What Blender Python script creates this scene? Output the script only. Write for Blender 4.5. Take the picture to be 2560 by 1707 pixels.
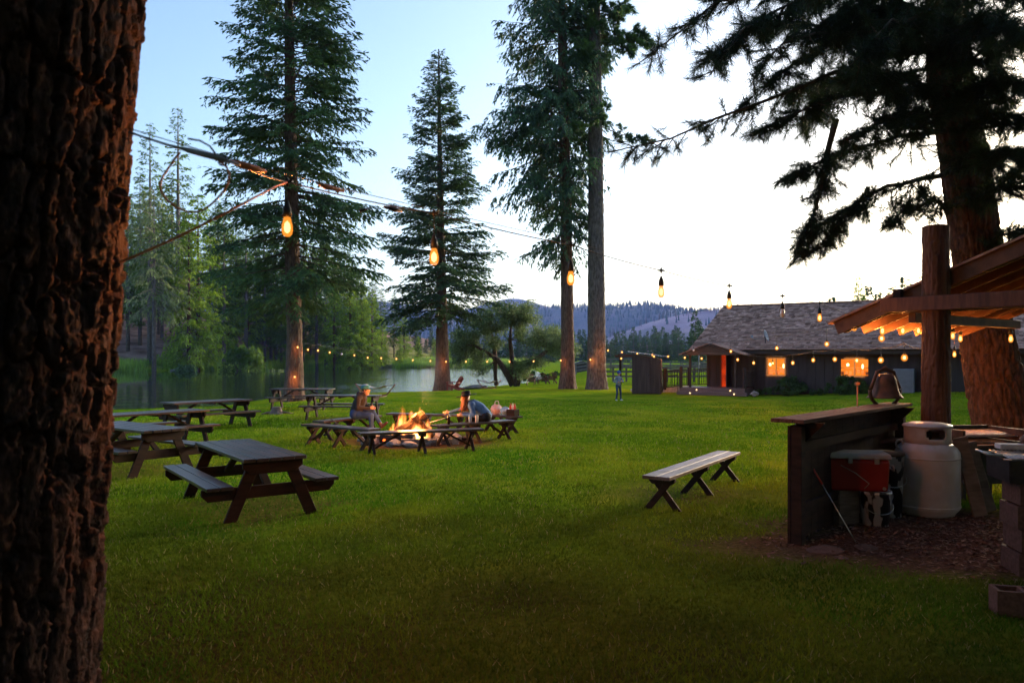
import bpy, bmesh, math, random
import numpy as np
from mathutils import Vector, Matrix
random.seed(7); rng = np.random.default_rng(7)
sc = bpy.context.scene
for o in list(bpy.data.objects): bpy.data.objects.remove(o)
col = sc.collection
R = math.radians

# ---------------------------------------------------------------- camera, sky, sun, exposure
FPX, HZ, CX, EYE = 1900.0, 890.0, 1280.0, 2.0      # focal length in photo pixels, horizon row, centre column, eye height
cd = bpy.data.cameras.new('camera'); cam = bpy.data.objects.new('camera', cd); col.objects.link(cam)
cam.location = (0, 0, EYE); cam.rotation_euler = (R(90), 0, 0)
cd.sensor_width = 36.0; cd.lens = FPX/2560*36.0; cd.shift_y = (HZ-853.5)/2560
cd.clip_start = 0.05; cd.clip_end = 20000
cd.dof.use_dof = True; cd.dof.focus_distance = 19.0; cd.dof.aperture_fstop = 2.8
sc.camera = cam
SUN_AZ, SUN_EL = R(46), R(9.0)                       # azimuth to the right of the view direction
w = bpy.data.worlds.new('World'); sc.world = w; w.use_nodes = True
nt = w.node_tree; nt.nodes.clear()
sky = nt.nodes.new('ShaderNodeTexSky'); sky.sky_type = 'NISHITA'; sky.sun_disc = False
sky.sun_elevation = SUN_EL; sky.sun_rotation = SUN_AZ
sky.air_density = 1.0; sky.dust_density = 3.5; sky.ozone_density = 2.0; sky.altitude = 600
bg = nt.nodes.new('ShaderNodeBackground'); bg.inputs[1].default_value = 0.084
wo = nt.nodes.new('ShaderNodeOutputWorld')
nt.links.new(sky.outputs[0], bg.inputs[0]); nt.links.new(bg.outputs[0], wo.inputs[0])
sd = bpy.data.lights.new('sun', 'SUN'); sd.energy = 1.4; sd.angle = R(16); sd.color = (1, .82, .55)
sun = bpy.data.objects.new('sun', sd); col.objects.link(sun)
_d = Vector((math.sin(SUN_AZ)*math.cos(SUN_EL), math.cos(SUN_AZ)*math.cos(SUN_EL), math.sin(SUN_EL)))
sun.rotation_euler = _d.to_track_quat('Z', 'Y').to_euler(); sun.location = (20, 60, 40)
sc.view_settings.view_transform = 'Standard'; sc.view_settings.look = 'None'
sc.view_settings.gamma = 1.0; sc.view_settings.use_curve_mapping = False
sc.view_settings.exposure = 2.55
sc.render.engine = 'CYCLES'
sc.cycles.max_bounces = 5; sc.cycles.transparent_max_bounces = 12; sc.cycles.use_adaptive_sampling = True; sc.cycles.adaptive_threshold = .03; sc.cycles.volume_bounces = 1
sc.cycles.sample_clamp_indirect = 6.0; sc.cycles.use_denoising = True

def at(px, py, Y):
    return Vector(((px-CX)/FPX*Y, Y, EYE+(HZ-py)/FPX*Y))
def gxp(px, Y): return (px-CX)/FPX*Y

# ---------------------------------------------------------------- object helpers
def link(o, parent=None):
    col.objects.link(o)
    if parent is not None: o.parent = parent
    return o
def tag(o, label=None, cat=None, group=None, kind=None):
    if label: o['label'] = label
    if cat: o['category'] = cat
    if group: o['group'] = group
    if kind: o['kind'] = kind
    return o
def thing(name, label, cat, loc=(0,0,0), rz=0.0, group=None):
    o = bpy.data.objects.new(name, None); o.location = loc; o.rotation_euler = (0,0,rz)
    o.empty_display_size = .2
    return tag(link(o), label, cat, group)
def mesh_np(name, V, Fc, mat=None, smooth=False):
    """V (n,3) array, Fc (m,k) array of one polygon size"""
    V = np.asarray(V, np.float32); Fc = np.asarray(Fc, np.int32)
    me = bpy.data.meshes.new(name); k = Fc.shape[1]
    me.vertices.add(len(V)); me.vertices.foreach_set('co', V.ravel())
    me.loops.add(Fc.size); me.loops.foreach_set('vertex_index', Fc.ravel())
    me.polygons.add(len(Fc))
    me.polygons.foreach_set('loop_start', np.arange(0, Fc.size, k, dtype=np.int32))
    me.polygons.foreach_set('use_smooth', np.full(len(Fc), smooth))
    me.update(calc_edges=True)
    if mat: me.materials.append(mat)
    return me
def obj(name, me, parent=None, loc=None, rot=None, scale=None):
    o = bpy.data.objects.new(name, me)
    if loc is not None: o.location = loc
    if rot is not None: o.rotation_euler = rot
    if scale is not None: o.scale = scale
    return link(o, parent)
def copy_tree(o, parent=None):
    c = o.copy(); link(c); c.parent = parent
    for ch in list(o.children): copy_tree(ch, c)
    return c

class MB:
    def __init__(s): s.v = []; s.f = []; s.sm = []
    def add(s, vs, fs, smooth=False):
        b = len(s.v); s.v += [tuple(v) for v in vs]
        for f in fs: s.f.append(tuple(i+b for i in f)); s.sm.append(smooth)
        return s
    def box(s, c, size, M=None):
        x, y, z = (q/2 for q in size); c = Vector(c)
        vs = [Vector((sx*x, sy*y, sz*z)) for sz in (-1,1) for sy in (-1,1) for sx in (-1,1)]
        if M is not None: vs = [M @ v for v in vs]
        return s.add([c+v for v in vs], [(0,2,3,1),(4,5,7,6),(0,1,5,4),(2,6,7,3),(0,4,6,2),(1,3,7,5)])
    def beam(s, p0, p1, w, h, up=(0,0,1)):
        p0, p1 = Vector(p0), Vector(p1); d = (p1-p0); L = d.length; d.normalize()
        up = Vector(up)
        sx = d.cross(up)
        if sx.length < 1e-4: sx = d.cross(Vector((1,0,0)))
        sx.normalize(); u = sx.cross(d)
        M = Matrix((d, sx, u)).transposed()
        return s.box((p0+p1)/2, (L, w, h), M)
    def tube(s, pts, rad, n=8, cap=True, smooth=True):
        pts = [Vector(p) for p in pts]
        if not hasattr(rad, '__len__'): rad = [rad]*len(pts)
        vs = []; fs = []; ref = None
        for i, p in enumerate(pts):
            t = (pts[min(i+1,len(pts)-1)]-pts[max(i-1,0)])
            if t.length < 1e-9: t = Vector((0,0,1))
            t.normalize()
            if ref is None: ref = Vector((1,0,0)) if abs(t.x) < .8 else Vector((0,1,0))
            a = (ref - t*ref.dot(t)).normalized(); b = t.cross(a); ref = a
            for k in range(n):
                q = 2*math.pi*k/n; vs.append(p+(a*math.cos(q)+b*math.sin(q))*rad[i])
        for i in range(len(pts)-1):
            for k in range(n):
                k2 = (k+1)%n; fs.append((i*n+k, i*n+k2, (i+1)*n+k2, (i+1)*n+k))
        s.add(vs, fs, smooth)
        if cap:
            m = len(s.v)-len(vs)
            s.f.append(tuple(m+k for k in reversed(range(n)))); s.sm.append(False)
            s.f.append(tuple(m+(len(pts)-1)*n+k for k in range(n))); s.sm.append(False)
        return s
    def lathe(s, prof, n=20, c=(0,0,0), smooth=True, M=None):
        c = Vector(c); vs = []; fs = []
        for r, z in prof:
            for k in range(n):
                q = 2*math.pi*k/n; v = Vector((r*math.cos(q), r*math.sin(q), z))
                if M is not None: v = M @ v
                vs.append(c+v)
        for i in range(len(prof)-1):
            for k in range(n):
                k2 = (k+1)%n; fs.append((i*n+k, i*n+k2, (i+1)*n+k2, (i+1)*n+k))
        s.add(vs, fs, smooth); m = len(s.v)-len(vs)
        if prof[0][0] > 1e-4: s.f.append(tuple(m+k for k in reversed(range(n)))); s.sm.append(False)
        if prof[-1][0] > 1e-4: s.f.append(tuple(m+(len(prof)-1)*n+k for k in range(n))); s.sm.append(False)
        return s
    def prism(s, poly, t, M):
        """poly in local xz, extruded +-t/2 along local y, then M (4x4)"""
        n = len(poly); vs = [M @ Vector((x, y, z)) for y in (-t/2, t/2) for x, z in poly]
        fs = [tuple(range(n)), tuple(reversed(range(n, 2*n)))]
        for i in range(n):
            j = (i+1)%n; fs.append((i, i+n, j+n, j))
        return s.add(vs, fs)
    def ellipsoid(s, c, r, n=12, m=8):
        c = Vector(c); prof = [(math.sin(math.pi*i/m), -math.cos(math.pi*i/m)) for i in range(m+1)]
        prof[0] = (1e-5, -1); prof[-1] = (1e-5, 1)
        vs = []; fs = []
        for a, z in prof:
            for k in range(n):
                q = 2*math.pi*k/n; vs.append(c+Vector((a*math.cos(q)*r[0], a*math.sin(q)*r[1], z*r[2])))
        for i in range(m):
            for k in range(n):
                k2 = (k+1)%n; fs.append((i*n+k, i*n+k2, (i+1)*n+k2, (i+1)*n+k))
        return s.add(vs, fs, True)
    def mesh(s, name, mat):
        me = bpy.data.meshes.new(name); me.from_pydata(s.v, [], s.f)
        me.polygons.foreach_set('use_smooth', s.sm)
        if mat: me.materials.append(mat)
        me.update(); return me
    def build(s, name, mat, parent=None, bevel=0.0, seg=1):
        o = obj(name, s.mesh(name, mat), parent)
        if bevel:
            b = o.modifiers.new('bevel', 'BEVEL'); b.width = bevel; b.segments = seg; b.limit_method = 'ANGLE'
        return o

# ---------------------------------------------------------------- materials
def _node(t, kind, **kw):
    n = t.nodes.new(kind)
    for k, v in kw.items(): setattr(n, k, v)
    return n
MAT = {}
def mat(name, c1, c2=None, scale=(4,4,4), detail=5, rough=.7, bump=0.0, bscale=None, metal=0.0, spec=.4,
        lo=.35, hi=.65, coord='Object', third=None, tscale=1.0, trans=0.0, island=0.0, dist=.02, coat=0.0, distort=0.0):
    m = bpy.data.materials.new(name); m.use_nodes = True; t = m.node_tree
    p = t.nodes['Principled BSDF']; L = t.links.new
    p.inputs['Roughness'].default_value = rough; p.inputs['Metallic'].default_value = metal
    p.inputs['Specular IOR Level'].default_value = spec
    if coat: p.inputs['Coat Weight'].default_value = coat; p.inputs['Coat Roughness'].default_value = .15
    c2 = c2 or c1
    tc = _node(t, 'ShaderNodeTexCoord'); mp = _node(t, 'ShaderNodeMapping'); mp.inputs['Scale'].default_value = scale
    L(tc.outputs[coord], mp.inputs[0])
    nz = _node(t, 'ShaderNodeTexNoise'); nz.inputs['Scale'].default_value = 1.0; nz.inputs['Detail'].default_value = detail
    nz.inputs['Roughness'].default_value = .6; nz.inputs['Distortion'].default_value = distort
    L(mp.outputs[0], nz.inputs['Vector'])
    cr = _node(t, 'ShaderNodeValToRGB'); e = cr.color_ramp.elements
    e[0].position = lo; e[0].color = (*c1, 1); e[1].position = hi; e[1].color = (*c2, 1)
    L(nz.outputs[0], cr.inputs[0]); out = cr.outputs[0]
    if third:
        n2 = _node(t, 'ShaderNodeTexNoise'); n2.inputs['Scale'].default_value = tscale; n2.inputs['Detail'].default_value = 3
        L(tc.outputs[coord], n2.inputs['Vector'])
        r2 = _node(t, 'ShaderNodeValToRGB'); r2.color_ramp.elements[0].position = .45; r2.color_ramp.elements[1].position = .62
        L(n2.outputs[0], r2.inputs[0])
        mx = _node(t, 'ShaderNodeMix', data_type='RGBA'); L(r2.outputs[0], mx.inputs[0]); L(out, mx.inputs[6]); mx.inputs[7].default_value = (*third, 1)
        out = mx.outputs[2]
    if island:
        ge = _node(t, 'ShaderNodeNewGeometry'); hs = _node(t, 'ShaderNodeHueSaturation')
        mr = _node(t, 'ShaderNodeMapRange'); mr.inputs[3].default_value = 1-island; mr.inputs[4].default_value = 1+island
        L(ge.outputs['Random Per Island'], mr.inputs[0]); L(mr.outputs[0], hs.inputs['Value']); L(out, hs.inputs['Color']); out = hs.outputs[0]
    L(out, p.inputs['Base Color'])
    if bump:
        bp = _node(t, 'ShaderNodeBump'); bp.inputs['Strength'].default_value = bump; bp.inputs['Distance'].default_value = dist
        if bscale:
            m2 = _node(t, 'ShaderNodeMapping'); m2.inputs['Scale'].default_value = bscale; L(tc.outputs[coord], m2.inputs[0])
            n3 = _node(t, 'ShaderNodeTexNoise'); n3.inputs['Scale'].default_value = 1.0; n3.inputs['Detail'].default_value = 6
            L(m2.outputs[0], n3.inputs['Vector']); L(n3.outputs[0], bp.inputs['Height'])
        else: L(nz.outputs[0], bp.inputs['Height'])
        L(bp.outputs[0], p.inputs['Normal'])
    if trans:
        tr = _node(t, 'ShaderNodeBsdfTranslucent'); L(out, tr.inputs[0])
        ms = _node(t, 'ShaderNodeMixShader'); ms.inputs[0].default_value = trans
        L(p.outputs[0], ms.inputs[1]); L(tr.outputs[0], ms.inputs[2])
        L(ms.outputs[0], t.nodes['Material Output'].inputs[0])
    MAT[name] = m; return m
def emit(name, c, s, clear=0.0, noise=None):
    m = bpy.data.materials.new(name); m.use_nodes = True; t = m.node_tree; t.nodes.clear(); L = t.links.new
    o = _node(t, 'ShaderNodeOutputMaterial'); e = _node(t, 'ShaderNodeEmission'); e.inputs[0].default_value = (*c, 1); e.inputs[1].default_value = s
    if noise:
        tc = _node(t, 'ShaderNodeTexCoord'); n = _node(t, 'ShaderNodeTexNoise'); n.inputs['Scale'].default_value = noise[0]; n.inputs['Detail'].default_value = 3
        L(tc.outputs['Object'], n.inputs['Vector']); cr = _node(t, 'ShaderNodeValToRGB'); cr.color_ramp.elements[0].position = .35; cr.color_ramp.elements[1].position = .62
        cr.color_ramp.elements[0].color = (*noise[1], 1); cr.color_ramp.elements[1].color = (*c, 1); L(n.outputs[0], cr.inputs[0]); L(cr.outputs[0], e.inputs[0])
    if clear:
        tr = _node(t, 'ShaderNodeBsdfTransparent'); ms = _node(t, 'ShaderNodeMixShader'); ms.inputs[0].default_value = clear
        L(e.outputs[0], ms.inputs[1]); L(tr.outputs[0], ms.inputs[2]); L(ms.outputs[0], o.inputs[0])
    else: L(e.outputs[0], o.inputs[0])
    MAT[name] = m; return m

mat('table_wood', (.018,.009,.009), (.05,.025,.024), scale=(1.2,18,18), rough=.34, bump=.35, dist=.004, spec=.6, third=(.07,.038,.036), tscale=1.6)
mat('bench_wood', (.10,.065,.065), (.20,.145,.145), scale=(1.5,22,22), rough=.5, bump=.4, dist=.004, spec=.5, third=(.07,.03,.022), tscale=2.5)
mat('dark_wood', (.016,.008,.006), (.042,.018,.012), scale=(3,3,14), rough=.75, spec=.2, bump=.3, dist=.005)
mat('red_wood', (.06,.016,.010), (.14,.045,.024), scale=(14,14,2), rough=.6, bump=.5, dist=.006)
mat('cap_wood', (.07,.03,.025), (.15,.075,.06), scale=(2,20,20), rough=.8, bump=.5, dist=.005, spec=.12)
mat('rafter_wood', (.075,.028,.014), (.15,.06,.03), scale=(5,5,5), rough=.6, bump=.3, dist=.004)
mat('log_post', (.06,.020,.010), (.16,.06,.028), scale=(18,18,1.2), rough=.75, bump=.8, dist=.02)
mat('bark_left', (.006,.005,.005), (.06,.032,.026), scale=(26,26,11), rough=.9, bump=.9, bscale=(70,70,26), dist=.012, spec=.2, third=(.05,.022,.014), tscale=5)
mat('bark_pine', (.035,.017,.012), (.12,.052,.03), scale=(16,16,5), rough=.9, bump=.8, dist=.02, spec=.2)
mat('bark_fir', (.05,.032,.026), (.15,.10,.08), scale=(14,14,3), rough=.9, bump=.9, dist=.03, spec=.2)
mat('bark_grey', (.06,.05,.045), (.17,.145,.13), scale=(12,12,3), rough=.9, bump=.8, dist=.03, spec=.2)
mat('twig', (.05,.035,.025), (.12,.09,.065), rough=.9)
mat('dead_twig', (.16,.13,.10), (.26,.22,.18), rough=.9)
mat('fir_leaf', (.035,.085,.045), (.09,.17,.045), scale=(.9,.9,.9), rough=.6, trans=.25, island=.35, spec=.3)
mat('fir_leaf_b', (.035,.08,.05), (.08,.15,.06), scale=(.9,.9,.9), rough=.6, trans=.25, island=.35, spec=.3)
mat('pine_leaf', (.012,.026,.013), (.032,.055,.02), scale=(.9,.9,.9), rough=.55, trans=.3, island=.4, spec=.3)
mat('belt_leaf', (.035,.075,.035), (.08,.13,.05), scale=(.25,.25,.25), rough=.7, trans=.35, island=.35, spec=.2)
mat('forest_leaf', (.055,.115,.016), (.13,.21,.03), scale=(.25,.25,.25), rough=.65, trans=.45, island=.35, spec=.2)
mat('cedar_leaf', (.12,.22,.012), (.24,.35,.03), scale=(.3,.3,.3), rough=.65, trans=.45, island=.35, spec=.2)
mat('dusty_leaf', (.13,.18,.07), (.24,.29,.11), scale=(.3,.3,.3), rough=.65, trans=.45, island=.3, spec=.2)
mat('willow_leaf', (.08,.13,.055), (.17,.23,.09), scale=(.8,.8,.8), rough=.6, trans=.45, island=.4, spec=.25)
mat('bush_leaf', (.03,.075,.025), (.08,.15,.04), scale=(1.5,1.5,1.5), rough=.6, trans=.3, island=.4, spec=.25)
mat('reed', (.18,.32,.03), (.30,.45,.06), scale=(.3,.3,.3), rough=.6, trans=.35, island=.3)
mat('dry_reed', (.16,.16,.07), (.26,.24,.12), scale=(.5,.5,.5), rough=.7, trans=.3, island=.3)
mat('lodge_wall', (.030,.024,.026), (.052,.042,.045), scale=(6,6,.5), rough=.75, bump=.2, dist=.004)
mat('trim_dark', (.02,.014,.013), (.035,.022,.02), rough=.6)
mat('shake', (.22,.115,.085), (.46,.28,.22), scale=(3,3,3), rough=.95, spec=.05, bump=.5, dist=.01, island=.45)
mat('deck', (.09,.06,.06), (.15,.105,.105), scale=(1,16,16), rough=.6)
mat('shed_wall', (.035,.025,.024), (.065,.045,.042), scale=(9,9,.6), rough=.7, bump=.2, dist=.005)
mat('tin', (.18,.18,.20), (.3,.3,.33), rough=.6, metal=.5)
mat('concrete', (.38,.36,.36), (.55,.53,.53), scale=(9,9,9), rough=.85, bump=.3, dist=.004)
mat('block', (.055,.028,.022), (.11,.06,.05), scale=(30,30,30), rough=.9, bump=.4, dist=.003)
mat('fence_wood', (.10,.085,.08), (.2,.17,.16), scale=(3,9,9), rough=.85)
mat('iron', (.02,.018,.018), (.05,.04,.038), scale=(10,10,10), rough=.55, metal=.6)
mat('rusty_iron', (.05,.028,.02), (.14,.07,.045), scale=(8,8,8), rough=.6, metal=.35, bump=.2, dist=.003)
mat('steel', (.35,.33,.32), (.5,.48,.46), scale=(20,20,20), rough=.35, metal=.9)
mat('black_rubber', (.012,.012,.013), rough=.5)
mat('cord', (.03,.028,.028), rough=.6)
mat('orange_cord', (.5,.12,.03), (.62,.18,.05), rough=.55)
mat('tank_paint', (.42,.34,.33), (.54,.45,.44), scale=(3,3,3), rough=.42, third=(.46,.36,.31), tscale=7, bump=.05)
mat('cooler_red', (.22,.008,.007), (.30,.014,.010), rough=.35, spec=.5)
mat('cooler_lid', (.30,.24,.21), (.40,.33,.29), rough=.45)
mat('bucket_white', (.6,.58,.6), (.02,.02,.025), scale=(7,7,4), lo=.48, hi=.52, detail=2, rough=.45)
mat('crate_wood', (.10,.065,.05), (.2,.13,.10), scale=(4,4,20), rough=.8)
mat('brown_stone', (.06,.03,.022), (.14,.075,.055), scale=(5,5,5), rough=.9, bump=.5, dist=.02)
mat('stone', (.16,.14,.135), (.36,.32,.31), scale=(5,5,5), rough=.9, bump=.6, dist=.02)
mat('log_char', (.015,.010,.008), (.12,.06,.035), scale=(3,9,9), rough=.9, bump=.7, dist=.02)
mat('log_end', (.3,.2,.13), (.42,.3,.2), scale=(8,8,8), rough=.85)
mat('ash', (.10,.09,.085), (.25,.23,.22), scale=(12,12,12), rough=.95, bump=.5, dist=.02)
mat('skin', (.45,.22,.16), (.55,.29,.21), rough=.5)
mat('hoodie', (.022,.016,.018), (.04,.03,.032), scale=(9,9,9), rough=.9, bump=.3, dist=.01)
mat('jeans', (.014,.035,.12), (.03,.065,.19), scale=(7,7,7), rough=.85, bump=.3, dist=.01)
mat('dark_jeans', (.02,.035,.09), (.05,.075,.16), scale=(9,9,9), rough=.85)
mat('black_cloth', (.008,.008,.010), (.02,.018,.02), rough=.85)
mat('denim', (.05,.12,.28), (.12,.23,.44), scale=(8,8,8), rough=.85, bump=.4, dist=.015)
mat('boot', (.03,.012,.009), (.07,.026,.018), scale=(9,9,9), rough=.5)
mat('white_shoe', (.65,.65,.68), rough=.6)
mat('cap_teal', (.03,.16,.20), rough=.8); mat('cap_white', (.6,.6,.62), rough=.8)
mat('cap_blue', (.03,.08,.32), rough=.8)
mat('grey_hoodie', (.16,.20,.28), (.24,.29,.38), scale=(9,9,9), rough=.9)
mat('felt_black', (.007,.007,.008), rough=.9)
mat('hair_red', (.20,.06,.025), (.36,.12,.05), scale=(40,40,3), rough=.5)
mat('hair_dark', (.05,.03,.02), (.09,.05,.03), rough=.5)
mat('chair_red', (.17,.03,.022), (.27,.055,.04), scale=(6,6,2), rough=.6)
mat('chair_brown', (.12,.035,.025), (.2,.07,.05), scale=(6,6,2), rough=.6)
mat('hammock_wood', (.22,.075,.035), (.34,.13,.06), scale=(6,6,6), rough=.5)
mat('rope', (.55,.52,.48), (.68,.65,.6), rough=.9)
mat('hammock_cloth', (.45,.36,.34), (.62,.55,.52), scale=(2,30,2), rough=.9)
mat('paper_pink', (.6,.28,.24), (.75,.5,.46), scale=(8,8,8), rough=.7)
mat('plastic_blue', (.12,.3,.5), (.6,.65,.7), scale=(9,9,9), rough=.5)
mat('plastic_red', (.6,.05,.04), rough=.4)
mat('bottle_brown', (.06,.022,.010), rough=.15, spec=.6)
mat('can_white', (.7,.5,.46), (.75,.68,.66), scale=(6,6,6), rough=.3)
mat('cabinet', (.14,.16,.20), (.19,.21,.26), rough=.55)
mat('dish_grey', (.25,.28,.33), rough=.4)
mat('ceramic', (.55,.5,.45), rough=.4)
mat('hill_soil', (.27,.17,.21), (.44,.30,.35), scale=(.012,.012,.03), rough=.95, third=(.05,.09,.05), tscale=.006)
mat('hill_green', (.09,.12,.13), (.22,.19,.20), scale=(.01,.01,.02), rough=.95)
mat('hill_tree', (.055,.085,.085), (.12,.155,.14), scale=(.01,.01,.01), rough=.9, island=.35)
mat('burnt_tree', (.10,.07,.065), (.16,.12,.11), rough=.9, island=.3)
emit('bulb_glow', (1.0,.30,.03), .22, clear=.3)
emit('filament', (1.0,.66,.25), 1.2)
emit('bulb_far', (1.0,.30,.035), .20, clear=.45)
emit('bulb_core', (1.0,.60,.2), 1.5)
mat('bulb_off', (.75,.75,.78), rough=.15, spec=.6)
emit('window_glow', (1.0,.30,.03), .17, noise=(2.0,(1.0,.20,.016)))
emit('door_glow', (1.0,.07,.008), .11, noise=(2.2,(.35,.02,.003)))
emit('lamp_glow', (1.0,.62,.25), .8)
emit('ember', (1.0,.14,.02), .6)
# ---------------------------------------------------------------- noise
def _h(ix, iy, iz, s):
    n = (ix*374761393 + iy*668265263 + iz*2147483647 + s*1274126177) & 0xFFFFFFFF
    n = ((n ^ (n >> 13))*1274126177) & 0xFFFFFFFF
    return ((n ^ (n >> 16)) & 0xFFFFFF)/float(0xFFFFFF)
def vnoise(x, y, z=None, s=0):
    x = np.asarray(x, float); y = np.asarray(y, float); z = np.zeros_like(x) if z is None else np.asarray(z, float)
    ix, iy, iz = (np.floor(q).astype(np.int64) for q in (x, y, z)); fx, fy, fz = x-ix, y-iy, z-iz
    fx, fy, fz = (q*q*(3-2*q) for q in (fx, fy, fz)); r = 0
    for a in (0,1):
        for b in (0,1):
            for c in (0,1):
                r = r + _h(ix+a, iy+b, iz+c, s)*(fx if a else 1-fx)*(fy if b else 1-fy)*(fz if c else 1-fz)
    return r
def fbm(x, y, z=None, o=4, s=0):
    r = 0; a = .5
    for i in range(o):
        r = r + a*(vnoise(x*2**i, y*2**i, None if z is None else z*2**i, s+i)-.5); a *= .5
    return r
def sstep(a, b, x):
    t = np.clip((x-a)/(b-a), 0, 1); return t*t*(3-2*t)

# ---------------------------------------------------------------- ground and lake
WATER_Z = -0.45
LAKE = np.array([(-18.5,35.8),(-15.6,37.4),(-14.9,44),(-13.9,48.5),(-10.1,50.2),(-7.6,51.7),(-4.6,58),(-1,64.6),(1.5,74),(3.5,95),(3,130),(0,150),
    (-20,156),(-46,153),(-52,140),(-56,131),(-66,120),(-85,100),(-90,70),(-60,45),(-35,36.5)])
def lake_sd(x, y):
    x = np.asarray(x, float); y = np.asarray(y, float)
    d = np.full(x.shape, 1e9); ins = np.zeros(x.shape, bool); n = len(LAKE)
    for i in range(n):
        ax, ay = LAKE[i]; bx, by = LAKE[(i+1)%n]
        ex, ey = bx-ax, by-ay; t = np.clip(((x-ax)*ex+(y-ay)*ey)/(ex*ex+ey*ey), 0, 1)
        d = np.minimum(d, np.hypot(x-ax-t*ex, y-ay-t*ey))
        c = (ay > y) != (by > y)
        with np.errstate(divide='ignore', invalid='ignore'): xi = (bx-ax)*(y-ay)/(by-ay if by != ay else 1e-9)+ax
        ins ^= c & (x < xi)
    return np.where(ins, -d, d)
def gz(x, y):
    x = np.asarray(x, float); y = np.asarray(y, float); d = lake_sd(x, y) + 1.2*fbm(x*.35, y*.35, s=5)
    base = .03*(vnoise(x*.25, y*.25, s=1)-.5) + .02*(vnoise(x*.8, y*.8, s=2)-.5)
    base = base + 1.05*np.exp(-(((x-6.5)/8)**2+((y-82)/13)**2))
    base = base + .35*sstep(12, 20, x)*sstep(20, 34, y)*sstep(90, 50, y)
    hill = sstep(118, 215, y + .55*np.maximum(0, -x-48)-.8*np.maximum(0, x+40))*sstep(-14, -60, x)
    base = base + 13*hill + 2.5*sstep(300, 900, y)
    shore = sstep(0, 11, d)
    z = WATER_Z-.06 + (base-(WATER_Z-.06))*shore + .05*sstep(0, .8, d)
    return np.where(d < 0, WATER_Z-.06-np.minimum(-d*.25, 1.6), z)
def g1(x, y): return float(gz(np.array([x]), np.array([y]))[0])
def on(px, Y, dz=0.0):
    x = gxp(px, Y); return Vector((x, Y, g1(x, Y)+dz))

def _axis(a, b, s0, k, c=0.0):
    up = [0.0]
    while up[-1] < max(b-c, c-a): up.append(up[-1]+s0+k*up[-1])
    up = np.array(up); ax = np.concatenate([-up[:0:-1], up])+c
    return ax[(ax >= a-60) & (ax <= b+200)]
xs = _axis(-2500, 2500, .45, .045); ys = _axis(-120, 3200, .48, .030, c=8)
GX, GY = np.meshgrid(xs, ys); GZ = gz(GX, GY); nx, ny = len(xs), len(ys)
idx = np.arange(nx*ny).reshape(ny, nx)
Fq = np.stack([idx[:-1,:-1], idx[:-1,1:], idx[1:,1:], idx[1:,:-1]], -1).reshape(-1, 4)
def ground_mat():
    m = bpy.data.materials.new('lawn'); m.use_nodes = True; t = m.node_tree; L = t.links.new; p = t.nodes['Principled BSDF']
    p.inputs['Roughness'].default_value = 1; p.inputs['Specular IOR Level'].default_value = 0
    tc = _node(t, 'ShaderNodeTexCoord')
    def noise(sc_, det, vec=None):
        n = _node(t, 'ShaderNodeTexNoise'); n.inputs['Scale'].default_value = sc_; n.inputs['Detail'].default_value = det
        L(vec or tc.outputs['Object'], n.inputs['Vector']); return n
    def ramp(src, a, b, ca, cb):
        c = _node(t, 'ShaderNodeValToRGB'); c.color_ramp.elements[0].position = a; c.color_ramp.elements[1].position = b
        c.color_ramp.elements[0].color = (*ca, 1); c.color_ramp.elements[1].color = (*cb, 1); L(src, c.inputs[0]); return c.outputs[0]
    def mix(f, a, b):
        x = _node(t, 'ShaderNodeMix', data_type='RGBA'); L(f, x.inputs[0])
        for k, q in ((6, a), (7, b)):
            if isinstance(q, tuple): x.inputs[k].default_value = (*q, 1)
            else: L(q, x.inputs[k])
        return x.outputs[2]
    fine = ramp(noise(9, 6).outputs[0], .3, .7, (.11,.20,.008), (.20,.29,.014))
    yel = ramp(noise(.55, 5).outputs[0], .48, .66, (0,0,0), (.75,.75,.75))
    c = mix(yel, fine, (.29,.30,.02))
    drk = ramp(noise(.9, 4).outputs[0], .36, .5, (.55,.55,.55), (0,0,0)); c = mix(drk, c, (.075,.145,.008))
    fs_ = _node(t, 'ShaderNodeAttribute', attribute_name='fore_shade')
    c = mix(fs_.outputs['Fac'], c, ramp(noise(18, 5).outputs[0], .3, .7, (.022,.021,.006), (.060,.056,.014)))     # dark tone rising towards the camera: foreground shade put into the colour
    at_ = _node(t, 'ShaderNodeAttribute', attribute_name='soil')
    soil = ramp(noise(26, 6).outputs[0], .3, .7, (.035,.016,.011), (.13,.065,.045))
    c = mix(at_.outputs['Fac'], c, soil)
    a2 = _node(t, 'ShaderNodeAttribute', attribute_name='forest')
    fl = ramp(noise(.35, 6).outputs[0], .35, .65, (.10,.065,.05), (.26,.18,.15)); c = mix(a2.outputs['Fac'], c, fl)
    L(c, p.inputs['Base Color'])
    bp = _node(t, 'ShaderNodeBump'); bp.inputs['Strength'].default_value = .7; bp.inputs['Distance'].default_value = .06
    L(noise(14, 6).outputs[0], bp.inputs['Height']); L(bp.outputs[0], p.inputs['Normal']); MAT['lawn'] = m; return m
def soil_amount(x, y):
    n = fbm(np.asarray(x)*1.3, np.asarray(y)*1.3, s=9)*1.7
    a = sstep(1.15, .75, np.hypot((x-5.0)/2.9, (y-8.15)/1.75)+n*.45)
    b = sstep(1.15, .65, np.hypot(x+2.29, y-17.4)/2.0+n*.5)
    for tx, ty in ((-3.4,9.9),(-6.6,13.1),(2.6,10.7),(-5.2,23.6)): b = np.maximum(b, .55*sstep(1.1, .5, np.hypot(x-tx, y-ty)/1.3+n*.55))
    c = sstep(1.1, .7, np.hypot(x+2.2, y-3.0)/1.0+n*.4)
    return np.maximum(np.maximum(a, b), c)
ground = mesh_np('ground', np.stack([GX, GY, GZ], -1).reshape(-1, 3), Fq, ground_mat(), True)
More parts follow.
